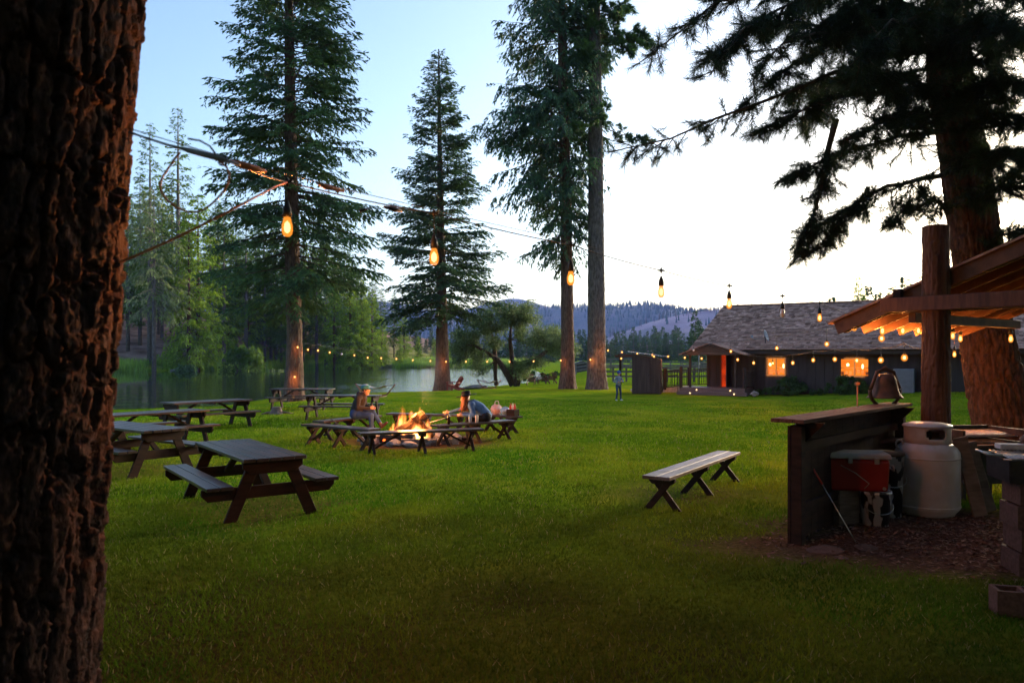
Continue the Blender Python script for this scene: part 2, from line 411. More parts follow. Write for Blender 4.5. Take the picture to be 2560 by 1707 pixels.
_a = ground.attributes.new('soil', 'FLOAT', 'POINT'); _a.data.foreach_set('value', soil_amount(GX, GY).ravel().astype(np.float32))
_a = ground.attributes.new('fore_shade', 'FLOAT', 'POINT'); _a.data.foreach_set('value', np.clip(sstep(13, 4.5, GY)*.9+fbm(GX*.8, GY*.8, s=88)*.8*sstep(24, 8, GY), 0, 1).ravel().astype(np.float32))
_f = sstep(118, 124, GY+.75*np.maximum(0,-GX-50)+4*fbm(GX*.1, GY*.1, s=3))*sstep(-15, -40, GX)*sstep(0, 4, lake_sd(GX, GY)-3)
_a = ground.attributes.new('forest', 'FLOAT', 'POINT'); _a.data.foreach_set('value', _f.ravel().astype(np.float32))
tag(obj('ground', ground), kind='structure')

def water_mat():
    m = bpy.data.materials.new('water'); m.use_nodes = True; t = m.node_tree; L = t.links.new; p = t.nodes['Principled BSDF']
    p.inputs['Base Color'].default_value = (.012,.020,.012,1); p.inputs['Roughness'].default_value = .03; p.inputs['IOR'].default_value = 1.33
    p.inputs['Specular IOR Level'].default_value = .5
    tc = _node(t, 'ShaderNodeTexCoord'); mp = _node(t, 'ShaderNodeMapping'); mp.inputs['Scale'].default_value = (.35, .9, 1); L(tc.outputs['Object'], mp.inputs[0])
    n = _node(t, 'ShaderNodeTexNoise'); n.inputs['Scale'].default_value = 1.6; n.inputs['Detail'].default_value = 3; L(mp.outputs[0], n.inputs['Vector'])
    sx = _node(t, 'ShaderNodeSeparateXYZ'); L(tc.outputs['Object'], sx.inputs[0])
    br = _node(t, 'ShaderNodeMapRange'); br.inputs[1].default_value = -34; br.inputs[2].default_value = -13; br.inputs[3].default_value = .02; br.inputs[4].default_value = 1.5; L(sx.outputs[0], br.inputs[0])
    pn = _node(t, 'ShaderNodeTexNoise'); pn.inputs['Scale'].default_value = .09; L(tc.outputs['Object'], pn.inputs['Vector'])
    mu = _node(t, 'ShaderNodeMath', operation='MULTIPLY'); L(br.outputs[0], mu.inputs[0]); L(pn.outputs[0], mu.inputs[1])
    b = _node(t, 'ShaderNodeBump'); b.inputs['Distance'].default_value = .12; L(mu.outputs[0], b.inputs['Strength'])
    L(n.outputs[0], b.inputs['Height']); L(b.outputs[0], p.inputs['Normal']); MAT['water'] = m; return m
tag(obj('lake_water', mesh_np('lake_water', [(-120,20,WATER_Z),(30,20,WATER_Z),(30,170,WATER_Z),(-120,170,WATER_Z)], [(0,1,2,3)], water_mat())), kind='structure')

# ---------------------------------------------------------------- hills
def hill(name, Y0, depth, ridge, matname, seed, rough=1.0):
    """ridge: list of (photo column, photo row) of the skyline, standing at distance Y0+depth"""
    px = np.array([r[0] for r in ridge], float); py = np.array([r[1] for r in ridge], float); Yr = Y0+depth
    wx = (px-CX)/FPX*Yr; wz = EYE+(HZ-py)/FPX*Yr
    u = np.linspace(wx[0], wx[-1], 150); v = np.linspace(0, 1.8, 46); U, Vv = np.meshgrid(u, v)
    top = np.interp(U, wx, wz)
    prof = np.where(Vv < 1, sstep(-.15, 1.0, Vv)*Vv**.5, 1-(Vv-1)*.5)
    n = fbm(U/(depth*.35), Vv*2.3, s=seed)*depth*.16*np.minimum(1, 4*np.abs(1-Vv)+.04)*rough
    Z = top*prof + n*np.minimum(Vv*3, 1)-2*(Vv < .02)
    Yv = Y0 + Vv*depth
    nn = np.arange(U.size).reshape(U.shape)
    Fh = np.stack([nn[:-1,:-1], nn[:-1,1:], nn[1:,1:], nn[1:,:-1]], -1).reshape(-1, 4)
    o = tag(obj(name, mesh_np(name, np.stack([U, Yv, Z], -1).reshape(-1,3), Fh, MAT[matname], True)), kind='structure')
    def z(x, vv):
        i = np.clip(np.searchsorted(u, x), 0, len(u)-1); j = np.clip(np.searchsorted(v, vv), 0, len(v)-1); return Z[j, i]
    return o, u, z, Y0, depth
H_PEAK = hill('hill', 2300, 500, [(-300,850),(600,800),(900,770),(1000,775),(1130,783),(1200,764),(1250,750),(1285,744),(1320,751),(1380,770),(1500,785),(2200,790),(3200,840)], 'hill_green', 21)
H_MAIN = hill('hill', 1150, 550, [(-800,800),(300,770),(800,760),(950,752),(1080,778),(1160,780),(1260,779),(1350,772),(1450,768),(1540,769),(1600,762),(1650,764),(1720,776),(1790,784),(1900,786),(2100,775),(2500,760),(3400,800)], 'hill_green', 22)
H_BURN = hill('hill', 700, 380, [(1360,890),(1460,862),(1540,836),(1620,806),(1700,786),(1780,774),(1850,772),(1960,770),(2150,772),(2400,778),(3000,800),(3600,850)], 'hill_soil', 23, .7)
def cone_forest(name, H_, n, x0, x1, v0, v1, h, matname, label, dens, seed, thin=False):
    r = np.random.default_rng(seed); o, u, zf, Y0, depth = H_
    xw = r.uniform(u[0], u[-1], n*6); vv = r.uniform(v0, v1, n*6)**.8; Yw = Y0+vv*depth; px = CX+FPX*xw/Yw
    k = (px > x0) & (px < x1) & (fbm(xw/120, vv*3, s=seed)+dens > r.uniform(-.25, .25, n*6)); xw, vv, Yw = xw[k][:n], vv[k][:n], Yw[k][:n]
    z = zf(xw, vv); N = len(xw); hh = h*r.uniform(.55, 1.25, N); rr = hh*(.05 if thin else .17)*r.uniform(.8, 1.2, N)
    a = r.uniform(0, 6.3, N); V = np.zeros((N, 6, 3)); 
    for q in range(5):
        an = a+q*2*math.pi/5; V[:, q] = np.stack([xw+rr*np.cos(an), Yw+rr*np.sin(an), z+hh*.06*(0 if thin else 1)-1], -1)
    V[:, 5] = np.stack([xw, Yw, z+hh], -1)
    b = np.arange(N)[:, None]*6; T = np.concatenate([b+np.array([[q, (q+1)%5, 5]]) for q in range(5)])
    tag(obj(name, mesh_np(name, V.reshape(-1,3), T, MAT[matname])), label, 'forest', kind='stuff')
cone_forest('hillside_forest', H_MAIN, 7000, 500, 2600, .02, 1.02, 11, 'hill_tree', 'blue green forest covering the long hill behind the lake', .12, 31)
cone_forest('hillside_forest', H_BURN, 1500, 1300, 2700, .0, .9, 10, 'hill_tree', 'scattered dark conifers on the bare purple slope', -.1, 32)
cone_forest('dead_trees', H_BURN, 300, 1500, 2600, .93, 1.03, 10, 'burnt_tree', 'thin dead trees along the skyline of the bare slope', .2, 33, True)
cone_forest('dead_trees', H_MAIN, 500, 900, 2300, .95, 1.03, 12, 'burnt_tree', 'thin bare trees along the crest of the long hill', .2, 34, True)

# ---------------------------------------------------------------- trees
def frames(d):
    d = d/np.maximum(np.linalg.norm(d, axis=1, keepdims=True), 1e-9)
    ref = np.where(np.abs(d[:, 2:3]) < .9, np.array([[0,0,1.]]), np.array([[1.,0,0]]))
    s = np.cross(d, ref); s /= np.linalg.norm(s, axis=1, keepdims=True); return d, s, np.cross(s, d)
def sprays(p, d, l, wd, roll, r, droop=0.0):
    """diamond leaves: p base, d direction, l length, wd width"""
    d, s, u = frames(d); c, q = np.cos(roll)[:, None], np.sin(roll)[:, None]; side = s*c+u*q
    l = l[:, None]; wd = wd[:, None]; dn = np.array([[0,0,-1.]])*droop*l
    return np.stack([p, p+d*l*.45+side*wd*.5+dn*.25, p+d*l+dn, p+d*l*.45-side*wd*.5+dn*.25], 1)
def quads_mesh(name, Q, matname):
    n = len(Q); return mesh_np(name, Q.reshape(-1, 3), np.arange(n*4).reshape(n, 4), MAT[matname])
def polys_tube(paths, n=3):
    """paths: list of (K,3) point arrays with (K,) radii, all the same K -> V, F"""
    P = np.stack([a for a, b in paths]); Rr = np.stack([b for a, b in paths]); B, K, _ = P.shape
    T = np.gradient(P, axis=1); d, s, u = frames(T.reshape(-1, 3)); s = s.reshape(B,K,3); u = u.reshape(B,K,3)
    V = np.stack([P+(s*math.cos(2*math.pi*q/n)+u*math.sin(2*math.pi*q/n))*Rr[..., None] for q in range(n)], 2)
    base = np.arange(B*K*n).reshape(B, K, n); Fs = []
    for q in range(n):
        q2 = (q+1)%n; Fs.append(np.stack([base[:,:-1,q], base[:,:-1,q2], base[:,1:,q2], base[:,1:,q]], -1).reshape(-1, 4))
    return V.reshape(-1, 3), np.concatenate(Fs)
def voro(u, v, pu, s):
    """F1, F2 of a jittered cell pattern; periodic in u with period pu cells"""
    iu, iv = np.floor(u).astype(np.int64), np.floor(v).astype(np.int64); f1 = np.full(u.shape, 9.); f2 = np.full(u.shape, 9.); cid = np.zeros(u.shape)
    for a in (-1,0,1):
        for b in (-1,0,1):
            cu, cv = iu+a, iv+b; hu = np.mod(cu, pu)
            du = cu+.15+.7*_h(hu, cv, 0*cu, s)-u; dv = cv+.1+.8*_h(hu, cv, 0*cu+7, s)-v
            d = np.sqrt(du*du+dv*dv); n = d < f1
            f2 = np.where(n, f1, np.minimum(f2, d)); cid = np.where(n, _h(hu, cv, 0*cu+3, s), cid); f1 = np.where(n, d, f1)
    return f1, f2, cid
def bark_trunk(name, path, radii, seg, rows, cw, ch, depth, matname, parent, seed=0, flare=0.0, view=None):
    path = np.array([tuple(p) for p in path], float); L = np.concatenate([[0], np.cumsum(np.linalg.norm(np.diff(path, axis=0), axis=1))])
    t = np.linspace(0, L[-1], rows); P = np.stack([np.interp(t, L, path[:, k]) for k in range(3)], -1); rad = np.interp(t, L, radii)
    th = np.linspace(0, 2*math.pi, seg, endpoint=False)
    if view is not None: th = view+math.pi+np.concatenate([np.linspace(-R(62), R(62), 30, endpoint=False), np.linspace(R(62), R(298), seg-30, endpoint=False)])
    TH, TT = np.meshgrid(th, t); RR = rad[:, None]*np.ones_like(TH)
    pu = max(4, int(round(2*math.pi*np.mean(radii)/cw)))
    c, s_ = np.cos(TH), np.sin(TH)
    wv = fbm(c*2+5, s_*2+5, TT*1.3, 3, seed); wu = fbm(c*3+9, s_*3+9, TT*2.5, 3, seed+11)
    wz = fbm(c*RR/cw*1.1+3, s_*RR/cw*1.1, TT*9, 3, seed+31)
    f1, f2, cid = voro(TH/(2*math.pi)*pu+wu*1.5+wz*.55, TT/ch+wv*1.6+wz*.5, pu, seed)
    wid = .10+.22*vnoise(c*3, s_*3, TT*2.2, seed+8)
    e = sstep(.015, 1, (f2-f1)/wid*.9); plate = e*(.55+.6*cid)
    g1_, g2_, gid = voro(TH/(2*math.pi)*pu*2.6+wu*3+wz*.9, TT/ch*3.2+wv*3+wz*.8+3, pu*2.6 if False else int(round(pu*2.6)), seed+5)
    e2 = sstep(.0, .22, g2_-g1_)
    fine = fbm(c*RR/cw*6, s_*RR/cw*6, TT/cw*1.1, 4, seed+20)
    disp = depth*(plate*.95-.5) + depth*.34*(e2*(.5+gid)*e-.4) + depth*.55*fine
    if view is not None:      # thick flaky bark: long ridges broken into stepped plates
        F = lambda k, kz, s: fbm(c*RR*k, s_*RR*k, TT*kz, 4, seed+s)
        U = TH/(2*math.pi)*pu+wu*.75+F(9, 5, 40)*.55+F(45, 22, 41)*.38; Vv = TT/ch+wv*1.4+F(7, 5, 42)*.8+F(40, 22, 49)*.35
        a1, a2, ai = voro(U, Vv, pu, seed); crk = sstep(.0, .20, a2-a1)
        b1_, b2_, bi = voro(U*2+F(30, 14, 43)*.8, Vv*4.2+F(26, 14, 44)*1.2, pu*2, seed+2); crk2 = sstep(0, .10, b2_-b1_)
        c1_, c2_, ci = voro(U*5+F(60, 30, 45), Vv*13+F(50, 30, 46)*1.5, pu*5, seed+4)
        disp = depth*(-.62+crk*(.42+.30*ai+.30*np.floor(bi*4)/3*crk2+.12*np.floor(ci*3)/2)+.10*F(70, 30, 47)+.10*F(160, 60, 48))
    lob = .06*rad[:, None]*np.cos(TH*3+seed+TT*.15)*.6 + (flare*np.exp(-TT/ .5)*(1+.45*np.cos(TH*5+seed)))
    rr = RR+disp+lob
    V = np.stack([P[:, 0:1]+rr*c, P[:, 1:2]+rr*s_, P[:, 2:3]+0*rr], -1)
    ii = np.arange(seg*rows).reshape(rows, seg); jj = np.roll(ii, -1, 1)
    Ft = np.stack([ii[:-1], jj[:-1], jj[1:], ii[1:]], -1).reshape(-1, 4)
    return obj(name, mesh_np(name, V.reshape(-1, 3), Ft, MAT[matname], True), parent)

def fir_crown(seed, H_, zb, Rm, nb, power=.7, low=-.28, high=.5, sag=.18, twig_den=8.0, leaf_l=(.16,.30), leaf_w=(.05,.09), per=9.0,
              hang=.25, bias=None, lean=(0,0), minlen=.35, dead=0, gaps=0.0, side=.36):
    r = np.random.default_rng(seed); P0=[]; D0=[]; LT=[]; wood=[]; dw=[]
    for i in range(nb):
        u = (i+r.uniform(0,1))/nb; u = u**.92; z = zb+(H_-zb)*u*.985
        a = r.uniform(0, 2*math.pi); L = Rm*((1-u)**power)*r.uniform(.68, 1.12)+minlen*.5
        if u < .10: L *= .65+3.5*u
        if bias is not None: L *= bias(a, u)
        if r.uniform() < gaps: L *= .4
        if L < .15: continue
        e = low+(high-low)*u**.8+r.normal(0, .08); hd = np.array([math.cos(a), math.sin(a), 0.])
        t = np.linspace(0, 1, 6); px = lean[0]*z+hd[0]*L*t*math.cos(e); py = lean[1]*z+hd[1]*L*t*math.cos(e)
        zz = z+L*(math.sin(e)*t-sag*t*t*(1.25-u)+.10*t**4); pts = np.stack([px, py, zz], -1)
        wood.append((pts, np.linspace(.012+.010*L, .006, 6)))
        n = max(3, int(L*twig_den)); ts = np.sort(r.uniform(.10, 1, n)**.8)
        bp = np.stack([np.interp(ts, t, pts[:, k]) for k in range(3)], -1)
        sgn = np.where(np.arange(n)%2 == 0, 1, -1)*r.uniform(.6, 1.25, n)*.85
        ca, sa = np.cos(sgn), np.sin(sgn)
        td = np.stack([hd[0]*ca-hd[1]*sa, hd[0]*sa+hd[1]*ca, math.sin(e)*.6-sag*ts*1.2-hang*r.uniform(.2, 1.3, n)], -1)
        lt = np.minimum((side*L*(1-ts)+.10*L)*r.uniform(.6, 1.2, n)+.12, 1.5)
        tip = r.uniform(0,1,n) < .12; td[tip] = np.array([hd[0], hd[1], math.sin(e)*.5])
        P0.append(bp); D0.append(td); LT.append(lt)
    P0 = np.concatenate(P0); D0 = np.concatenate(D0); LT = np.concatenate(LT); D0 /= np.linalg.norm(D0, axis=1, keepdims=True)
    cnt = np.maximum(2, (LT*per).astype(int)); k = np.repeat(np.arange(len(LT)), cnt); N = len(k)
    s = r.uniform(0, 1, N); base = P0[k]+D0[k]*(LT[k]*s)[:, None]+np.array([[0,0,-1.]])*(hang*.5*LT[k]*s*s)[:, None]
    d, sv, uv = frames(D0[k]); ang = r.normal(0, .55, N)
    dd = d*np.cos(ang)[:, None]+sv*np.sin(ang)[:, None]+uv*r.normal(0, .22, N)[:, None]+np.array([[0,0,-1.]])*(hang*r.uniform(0,1.2,N))[:, None]
    Q = sprays(base, dd, r.uniform(*leaf_l, N), r.uniform(*leaf_w, N), r.normal(0, .7, N), r, .12)
    return Q, wood
def tree_obj(name, label, loc, trunkpath, radii, Q, wood, leafmat, barkmat, group=None, seg=40, rows=160, cw=.14, ch=.5, depth=.03, flare=.12, seed=1):
    t = thing(name, label, 'tree', loc, 0, group)
    bark_trunk('trunk', trunkpath, radii, seg, rows, cw, ch, depth, barkmat, t, seed, flare)
    c = obj('crown', mesh_np('crown', Q.reshape(-1,3), np.arange(Q.shape[0]*Q.shape[1]).reshape(-1, Q.shape[1]), MAT[leafmat]), t); c['kind'] = 'stuff'
    if wood:
        V, Fw = polys_tube(wood); obj('branches', mesh_np('branches', V, Fw, MAT['twig']), c)
    return t
# four tall conifers on the lawn -------------------------------------------------
b = on(735, 38.7)
Q, wd = fir_crown(101, 31, 5.0, 4.4, 380, power=.42, low=-.22, high=.40, sag=.16, twig_den=9.5, leaf_l=(.15,.30), leaf_w=(.055,.10), per=14.5, hang=.30, side=.42, gaps=.14)
tree_obj('fir_tree', 'tall dark fir with reddish trunk behind the picnic tables, its top cut off', b,
         [(0,0,-.3),(.04,0,3),(-.10,0,8),(-.22,0,16),(-.4,0,31)], [.50,.37,.34,.25,.03], Q, wd, 'fir_leaf', 'bark_fir', 'tall conifers on the lawn', seg=74, rows=330, cw=.12, ch=.42, depth=.035, flare=.2, seed=3)
b = on(1107, 50)
Q, wd = fir_crown(102, 22.6, 4.6, 4.5, 300, power=.70, low=-.12, high=.62, sag=.15, twig_den=10, leaf_l=(.15,.30), leaf_w=(.055,.10), per=14.5, hang=.25, side=.42, gaps=.12, lean=(-.012,0))
tree_obj('fir_tree', 'whole cone shaped fir at the water edge, a red chair beside its trunk', b,
         [(0,0,-.3),(-.05,0,4),(-.15,0,10),(-.27,0,22.5)], [.52,.36,.25,.02], Q, wd, 'fir_leaf_b', 'bark_fir', 'tall conifers on the lawn', seg=70, rows=300, cw=.13, ch=.45, depth=.03, flare=.25, seed=4)
b = on(1419, 45.6)
Q, wd = fir_crown(103, 30, 8.0, 5.6, 300, power=.35, low=-.35, high=.25, sag=.20, twig_den=9, leaf_l=(.18,.34), leaf_w=(.055,.10), per=14, hang=.75, side=.42, lean=(-.012,0),
    bias=lambda a, u: (1.0 if math.cos(a) < -.1 else (.52+.25*u if abs(math.sin(a)) < .8 else .7))*(.55 if u < .2 else (.8 if u < .35 else 1)), gaps=.12)
tree_obj('fir_tree', 'tall fir with bare lower trunk and drooping left branches, beside the thick bare pine', b,
         [(0,0,-.3),(0,0,2),(-.1,0,10),(-.3,0,20),(-.36,0,30)], [.50,.38,.33,.27,.05], Q, wd, 'fir_leaf_b', 'bark_fir', 'tall conifers on the lawn', seg=60, rows=320, cw=.12, ch=.5, depth=.025, flare=.14, seed=5)

def needle_tufts(pts, dirs, r, n=22, L=(.14,.22), wdt=.010, spread=.75, back=.10):
    N = len(pts); k = np.repeat(np.arange(N), n); M_ = N*n
    d, s, u = frames(dirs[k]); ph = r.uniform(0, 2*math.pi, M_); sp = np.abs(r.normal(0, spread, M_))
    dd = d*np.cos(sp)[:, None]+(s*np.cos(ph)[:, None]+u*np.sin(ph)[:, None])*np.sin(sp)[:, None]
    l = r.uniform(*L, M_); p = pts[k]-d*(r.uniform(0, back, M_))[:, None]
    Q4 = sprays(p, dd, l, np.full(M_, wdt)*r.uniform(.7, 1.3, M_), r.uniform(0, 3.1, M_), r, .1)
    Q4[:, 1] = Q4[:, 0]+(Q4[:, 1]-Q4[:, 3])*.5; Q4[:, 0] -= (Q4[:, 1]-Q4[:, 0]); return Q4[:, :3]
def tris_mesh(name, T, matname): return mesh_np(name, T.reshape(-1,3), np.arange(len(T)*3).reshape(-1,3), MAT[matname])
def pine_twigs(path, r, n, ln, down=.25, rr=.012, t0=.12, nt=3, jit=.5):
    """side twigs off a limb path; returns tuft points, directions and wood tubes"""
    path = np.array(path, float); L = np.concatenate([[0], np.cumsum(np.linalg.norm(np.diff(path, axis=0), axis=1))]); L /= L[-1]
    P=[]; D=[]; W=[]
    for i in range(n):
        t = t0+(1-t0)*r.uniform(0,1)**.75; p = np.array([np.interp(t, L, path[:, k]) for k in range(3)])
        q = np.array([np.interp(min(t+.04,1), L, path[:, k])-np.interp(max(t-.04,0), L, path[:, k]) for k in range(3)]); q /= np.linalg.norm(q)+1e-9
        d = q*r.uniform(.5, 1)+r.normal(0, .65, 3)*np.array([1,1,.7]); d[2] -= down*r.uniform(0, 1.5); d /= np.linalg.norm(d)
        l = ln*r.uniform(.4, 1.15)*(1.15-.6*t); tt = np.linspace(0, 1, 5)[:, None]
        pts = p+d*l*tt+np.array([[0,0,1.]])*(-down*l*.5*tt+.35*l*tt**2*down)+r.normal(0, .02*l, 3)*tt
        W.append((pts, np.linspace(rr*(.5+l), .004, 5)))
        for f in np.linspace(.45, 1, max(2, int(nt*l+1))):
            j = f*4; a = int(min(j, 3)); e = pts[a]+(pts[a+1]-pts[a])*(j-a); dd = pts[a+1]-pts[a]; dd = dd/np.linalg.norm(dd)
            m = 1 if f > .99 else 2
            for _ in range(m):
                d2 = dd+r.normal(0, jit, 3)*(0 if m == 1 else 1); d2 = d2/np.linalg.norm(d2); ee = e+d2*(.0 if m == 1 else l*.22)
                if m == 2 and l > .55: W.append((np.linspace(e, ee, 5), np.full(5, .0045)))
                P.append(ee); D.append(d2)
    return P, D, W
# ponderosa with the long bare trunk
r = np.random.default_rng(5); b = on(1491, 45.0); P=[]; D=[]; W=[]
for i in range(60):
    z = 15.0+r.uniform(0, 1)**.8*14; a = r.uniform(0, 6.28); L = r.uniform(1.4, 4.0)*(1-.3*(z-15)/15)
    e = -.25+.5*(z-15)/14; t = np.linspace(0, 1, 6)[:, None]
    pth = np.array([[-.004*z, 0, z]])+np.array([[math.cos(a), math.sin(a), math.sin(e)]])*L*t+np.array([[0,0,1.]])*(-.25*L*t+.22*L*t*t)
    W.append((pth[[0,1,2,3,5]], np.linspace(.05, .015, 5))); p_, d_, w_ = pine_twigs(pth, r, int(7+5*L), .85, .25, rr=.02, t0=.25, nt=4)
    P += p_; D += d_; W += w_
Q = needle_tufts(np.array(P), np.array(D), r, n=30, L=(.20,.36), wdt=.045, spread=.8)
tree_obj('pine_tree', 'thick straight pine with long bare scaly trunk, the rightmost tall trunk of the lawn group', b,
         [(0,0,-.3),(0,0,1),(-.02,0,6),(-.05,0,15),(-.1,0,30)], [.62,.53,.48,.40,.18], Q, W, 'fir_leaf', 'bark_grey', 'tall conifers on the lawn', seg=84, rows=330, cw=.13, ch=.45, depth=.045, flare=.14, seed=6)

# the great trunk at the left edge, its crown spreading over the camera ---------
t = thing('pine_tree', 'massive furrowed trunk filling the left edge, lit orange on its right side', 'tree', (-2.25, 3.3, 0), 0)
bark_trunk('trunk', [(-.24,0,-.2),(-.20,0,.26)], [.60,.55], 60, 10, .1, .6, .05, 'bark_left', t, 13)
bark_trunk('trunk', [(-.21,0,.22),(-.18,0,.6),(-.03,0,2.0),(.13,0,3.7),(.17,0,4.3)], [.54,.52,.47,.45,.45], 280, 440, .105, .42, .07, 'bark_left', t, 11, view=math.atan2(-3.3, 2.25))
bark_trunk('trunk', [(.165,0,4.25),(.24,0,5.5)], [.44,.44], 60, 24, .1, .6, .05, 'bark_left', t, 15)
bark_trunk('trunk', [(.24,0,5.45),(.5,0,10),(.8,0,20)], [.43,.36,.1], 40, 60, .12, .4, .04, 'bark_left', t, 12)
r = np.random.default_rng(8); P=[]; D=[]; W=[]
for i in range(76):
    z = 5.8+r.uniform(0, 1)*11; a = r.uniform(0, 6.28); L = r.uniform(3.5, 7.0)*(1-.35*(z-6)/11); tt = np.linspace(0, 1, 5)[:, None]
    pth = np.array([[.3, 0, z]])+np.array([[math.cos(a), math.sin(a), .12]])*L*tt+np.array([[0,0,1.]])*(-.08*L*tt*tt)
    W.append((pth, np.linspace(.07, .02, 5))); p_, d_, w_ = pine_twigs(pth, r, int(4*L), 1.4, .15, rr=.02, t0=.15, nt=2); P += p_; D += d_; W += w_
P = np.array(P); D = np.array(D); kk = (P[:,1]+3.3 < .3) | (P[:,2] > 2+.5*(P[:,1]+3.3)+1.3)   # limbs in view cut away; the unseen crown shades the foreground
W = [q for q in W if not ((q[0][:,1]+3.3 > .3) & (q[0][:,2] < 2+.5*(q[0][:,1]+3.3)+.7)).any()]
Q = needle_tufts(P[kk], D[kk], r, n=15, L=(.4,.7), wdt=.16, spread=.9)
c = obj('crown', tris_mesh('crown', Q, 'pine_leaf'), t); c['kind'] = 'stuff'
V, Fw = polys_tube([(a_[[0,2,4]], b_[[0,2,4]]) for a_, b_ in W]); obj('branches', mesh_np('branches', V, Fw, MAT['twig']), c)

# the leaning pine at the right with the branches across the sky -----------------
TR = 16.0
def rp(px, py, dY=0.0): 
    v = at(px, py, TR+dY); return (v.x, v.y, v.z)
t = thing('pine_tree', 'large dark pine leaning left behind the shelter post, long needled branches hanging across the sky', 'tree', (0,0,0), 0)
base = on(2535, TR)
bark_trunk('trunk', [(base.x, TR, base.z-.2), rp(2494,1010), rp(2462,830), rp(2437,600), rp(2410,400), rp(2374,200), rp(2366,0), rp(2366,-500)], [.64,.53,.48,.45,.44,.41,.38,.3],
           120, 330, .11, .7, .05, 'bark_pine', t, 14, .1)
limbs = [  # photo points of the limbs that show, with distance offsets
 ([(2375,120,0),(2200,150,-.5),(2050,190,-1.0),(1900,258,-1.5),(1760,312,-2.0),(1640,352,-2.4),(1560,372,-2.7)], 52, .62, .30),
 ([(2380,430,0),(2290,452,-.6),(2190,478,-1.2),(2100,530,-1.7),(2030,575,-2.0)], 60, .62, .55),
 ([(2375,60,0),(2150,-40,-.8),(1930,-20,-1.6),(1800,0,-2.2),(1700,80,-2.6),(1610,150,-2.9)], 62, .62, .25),
 ([(2390,330,0),(2250,340,-.9),(2120,372,-1.6),(2010,420,-2.2),(1965,440,-2.5)], 64, .60, .5),
 ([(2380,240,0),(2240,230,-1.2),(2100,240,-2.0),(1960,290,-2.8),(1890,330,-3.0)], 70, .60, .4),
 ([(2375,0,0),(2200,-60,-1.5),(2000,-10,-2.5),(1850,90,-3.2),(1780,180,-3.4)], 80, .62, .45),
 ([(2380,150,0),(2260,90,-1.6),(2120,70,-2.5),(1960,110,-3.4),(1880,190,-3.6)], 80, .6, .4),
 ([(2090,300,-1.8),(2060,420,-2.0),(2040,520,-2.1),(2000,600,-2.2),(1985,650,-2.2)], 46, .5, .6),
 ([(2170,470,-1.3),(2110,540,-1.6),(2060,600,-1.9),(2010,640,-2.1)], 34, .45, .6),
 ([(2385,380,0),(2440,300,-1.0),(2520,280,-1.6),(2620,320,-2)], 70, .62, .4),
 ([(2390,470,0),(2460,470,-.8),(2540,440,-1.4),(2640,470,-1.8)], 64, .62, .45),
 ([(2380,200,0),(2460,120,-1.2),(2560,90,-2.0),(2660,120,-2.4)], 80, .65, .4),
 ([(2375,60,0),(2450,-20,-1.0),(2560,-40,-1.8),(2680,0,-2.4)], 80, .65, .4),
 ([(2385,300,0),(2300,280,-1.6),(2200,300,-2.6),(2110,350,-3.2)], 80, .6, .45),
 ([(2375,100,0),(2310,40,-2.0),(2230,60,-3.2),(2150,140,-4.0)], 90, .65, .45),
 ([(2395,520,0),(2330,500,-1),(2260,520,-1.6),(2220,560,-1.9)], 46, .5, .45),
 ([(2440,640,0),(2500,590,-.6),(2570,570,-1.0)], 30, .5, .3),
 ([(2375,260,0),(2300,200,-1.5),(2220,180,-2.6),(2130,190,-3.4)], 90, .6, .5),
 ([(2375,140,0),(2420,60,-2),(2480,40,-3),(2560,80,-4)], 100, .65, .5),
 ([(2380,260,0),(2450,210,-2),(2530,200,-3),(2600,220,-3.5)], 100, .62, .5),
 ([(2385,400,0),(2450,390,-1.6),(2520,370,-2.6),(2600,390,-3)], 80, .6, .5),
 ([(2375,60,0),(2280,20,-1.2),(2170,20,-2.0),(2060,50,-2.8)], 100, .65, .5),
 ([(2375,170,0),(2200,180,.8),(2060,200,1.2),(1960,230,1.4)], 80, .65, .4),
 ([(2375,60,0),(2150,90,1.0),(2000,60,1.5),(1880,60,1.8)], 80, .7, .4),
 ([(2375,20,0),(2180,60,-.6),(2020,140,-1.1),(1930,200,-1.4),(1870,250,-1.6)], 70, .6, .45),
 ([(2375,80,0),(2220,120,.4),(2120,180,.5),(2050,260,.4),(2010,330,.3)], 70, .6, .5),
 ([(2375,-20,0),(2100,-20,-1),(1930,40,-1.5),(1830,110,-1.9),(1760,150,-2.1)], 70, .6, .4),
 ([(2375,30,0),(2300,-80,-2.0),(2150,-100,-4),(2000,-60,-5)], 70, .7, .4),
]
r = np.random.default_rng(15); P=[]; D=[]; W=[]; LW=[]
for pts, n, ln, dn in limbs:
    pth = np.array([rp(*p) for p in pts]); L = np.concatenate([[0], np.cumsum(np.linalg.norm(np.diff(pth, axis=0), axis=1))])
    tt = np.linspace(0, L[-1], 9); pth = np.stack([np.interp(tt, L, pth[:, k]) for k in range(3)], -1); pth[1:-1] += r.normal(0, .03, (7,3))
    LW.append((pth, np.linspace(.065 if len(pts) > 4 else .045, .010, 9)))
    p_, d_, w_ = pine_twigs(pth, r, int(n*1.4), ln*1.15, dn, rr=.014, t0=.10, nt=6); P += p_; D += d_; W += w_
for i in range(34):   # the rest of the crown, above and behind
    z = 9.4+r.uniform(0,1)*9; a = r.uniform(0, 6.28); L = r.uniform(3, 6); tt = np.linspace(0, 1, 9)[:, None]
    pth = np.array([[9.1, TR, z]])+np.array([[math.cos(a), math.sin(a), -.05]])*L*tt
    LW.append((pth, np.linspace(.07, .02, 9))); p_, d_, w_ = pine_twigs(pth, r, int(5*L), 1.3, .3, rr=.02, t0=.1, nt=2); P += p_; D += d_; W += w_
Q = needle_tufts(np.array(P), np.array(D), r, n=21, L=(.16,.26), wdt=.008, spread=.95, back=.26)
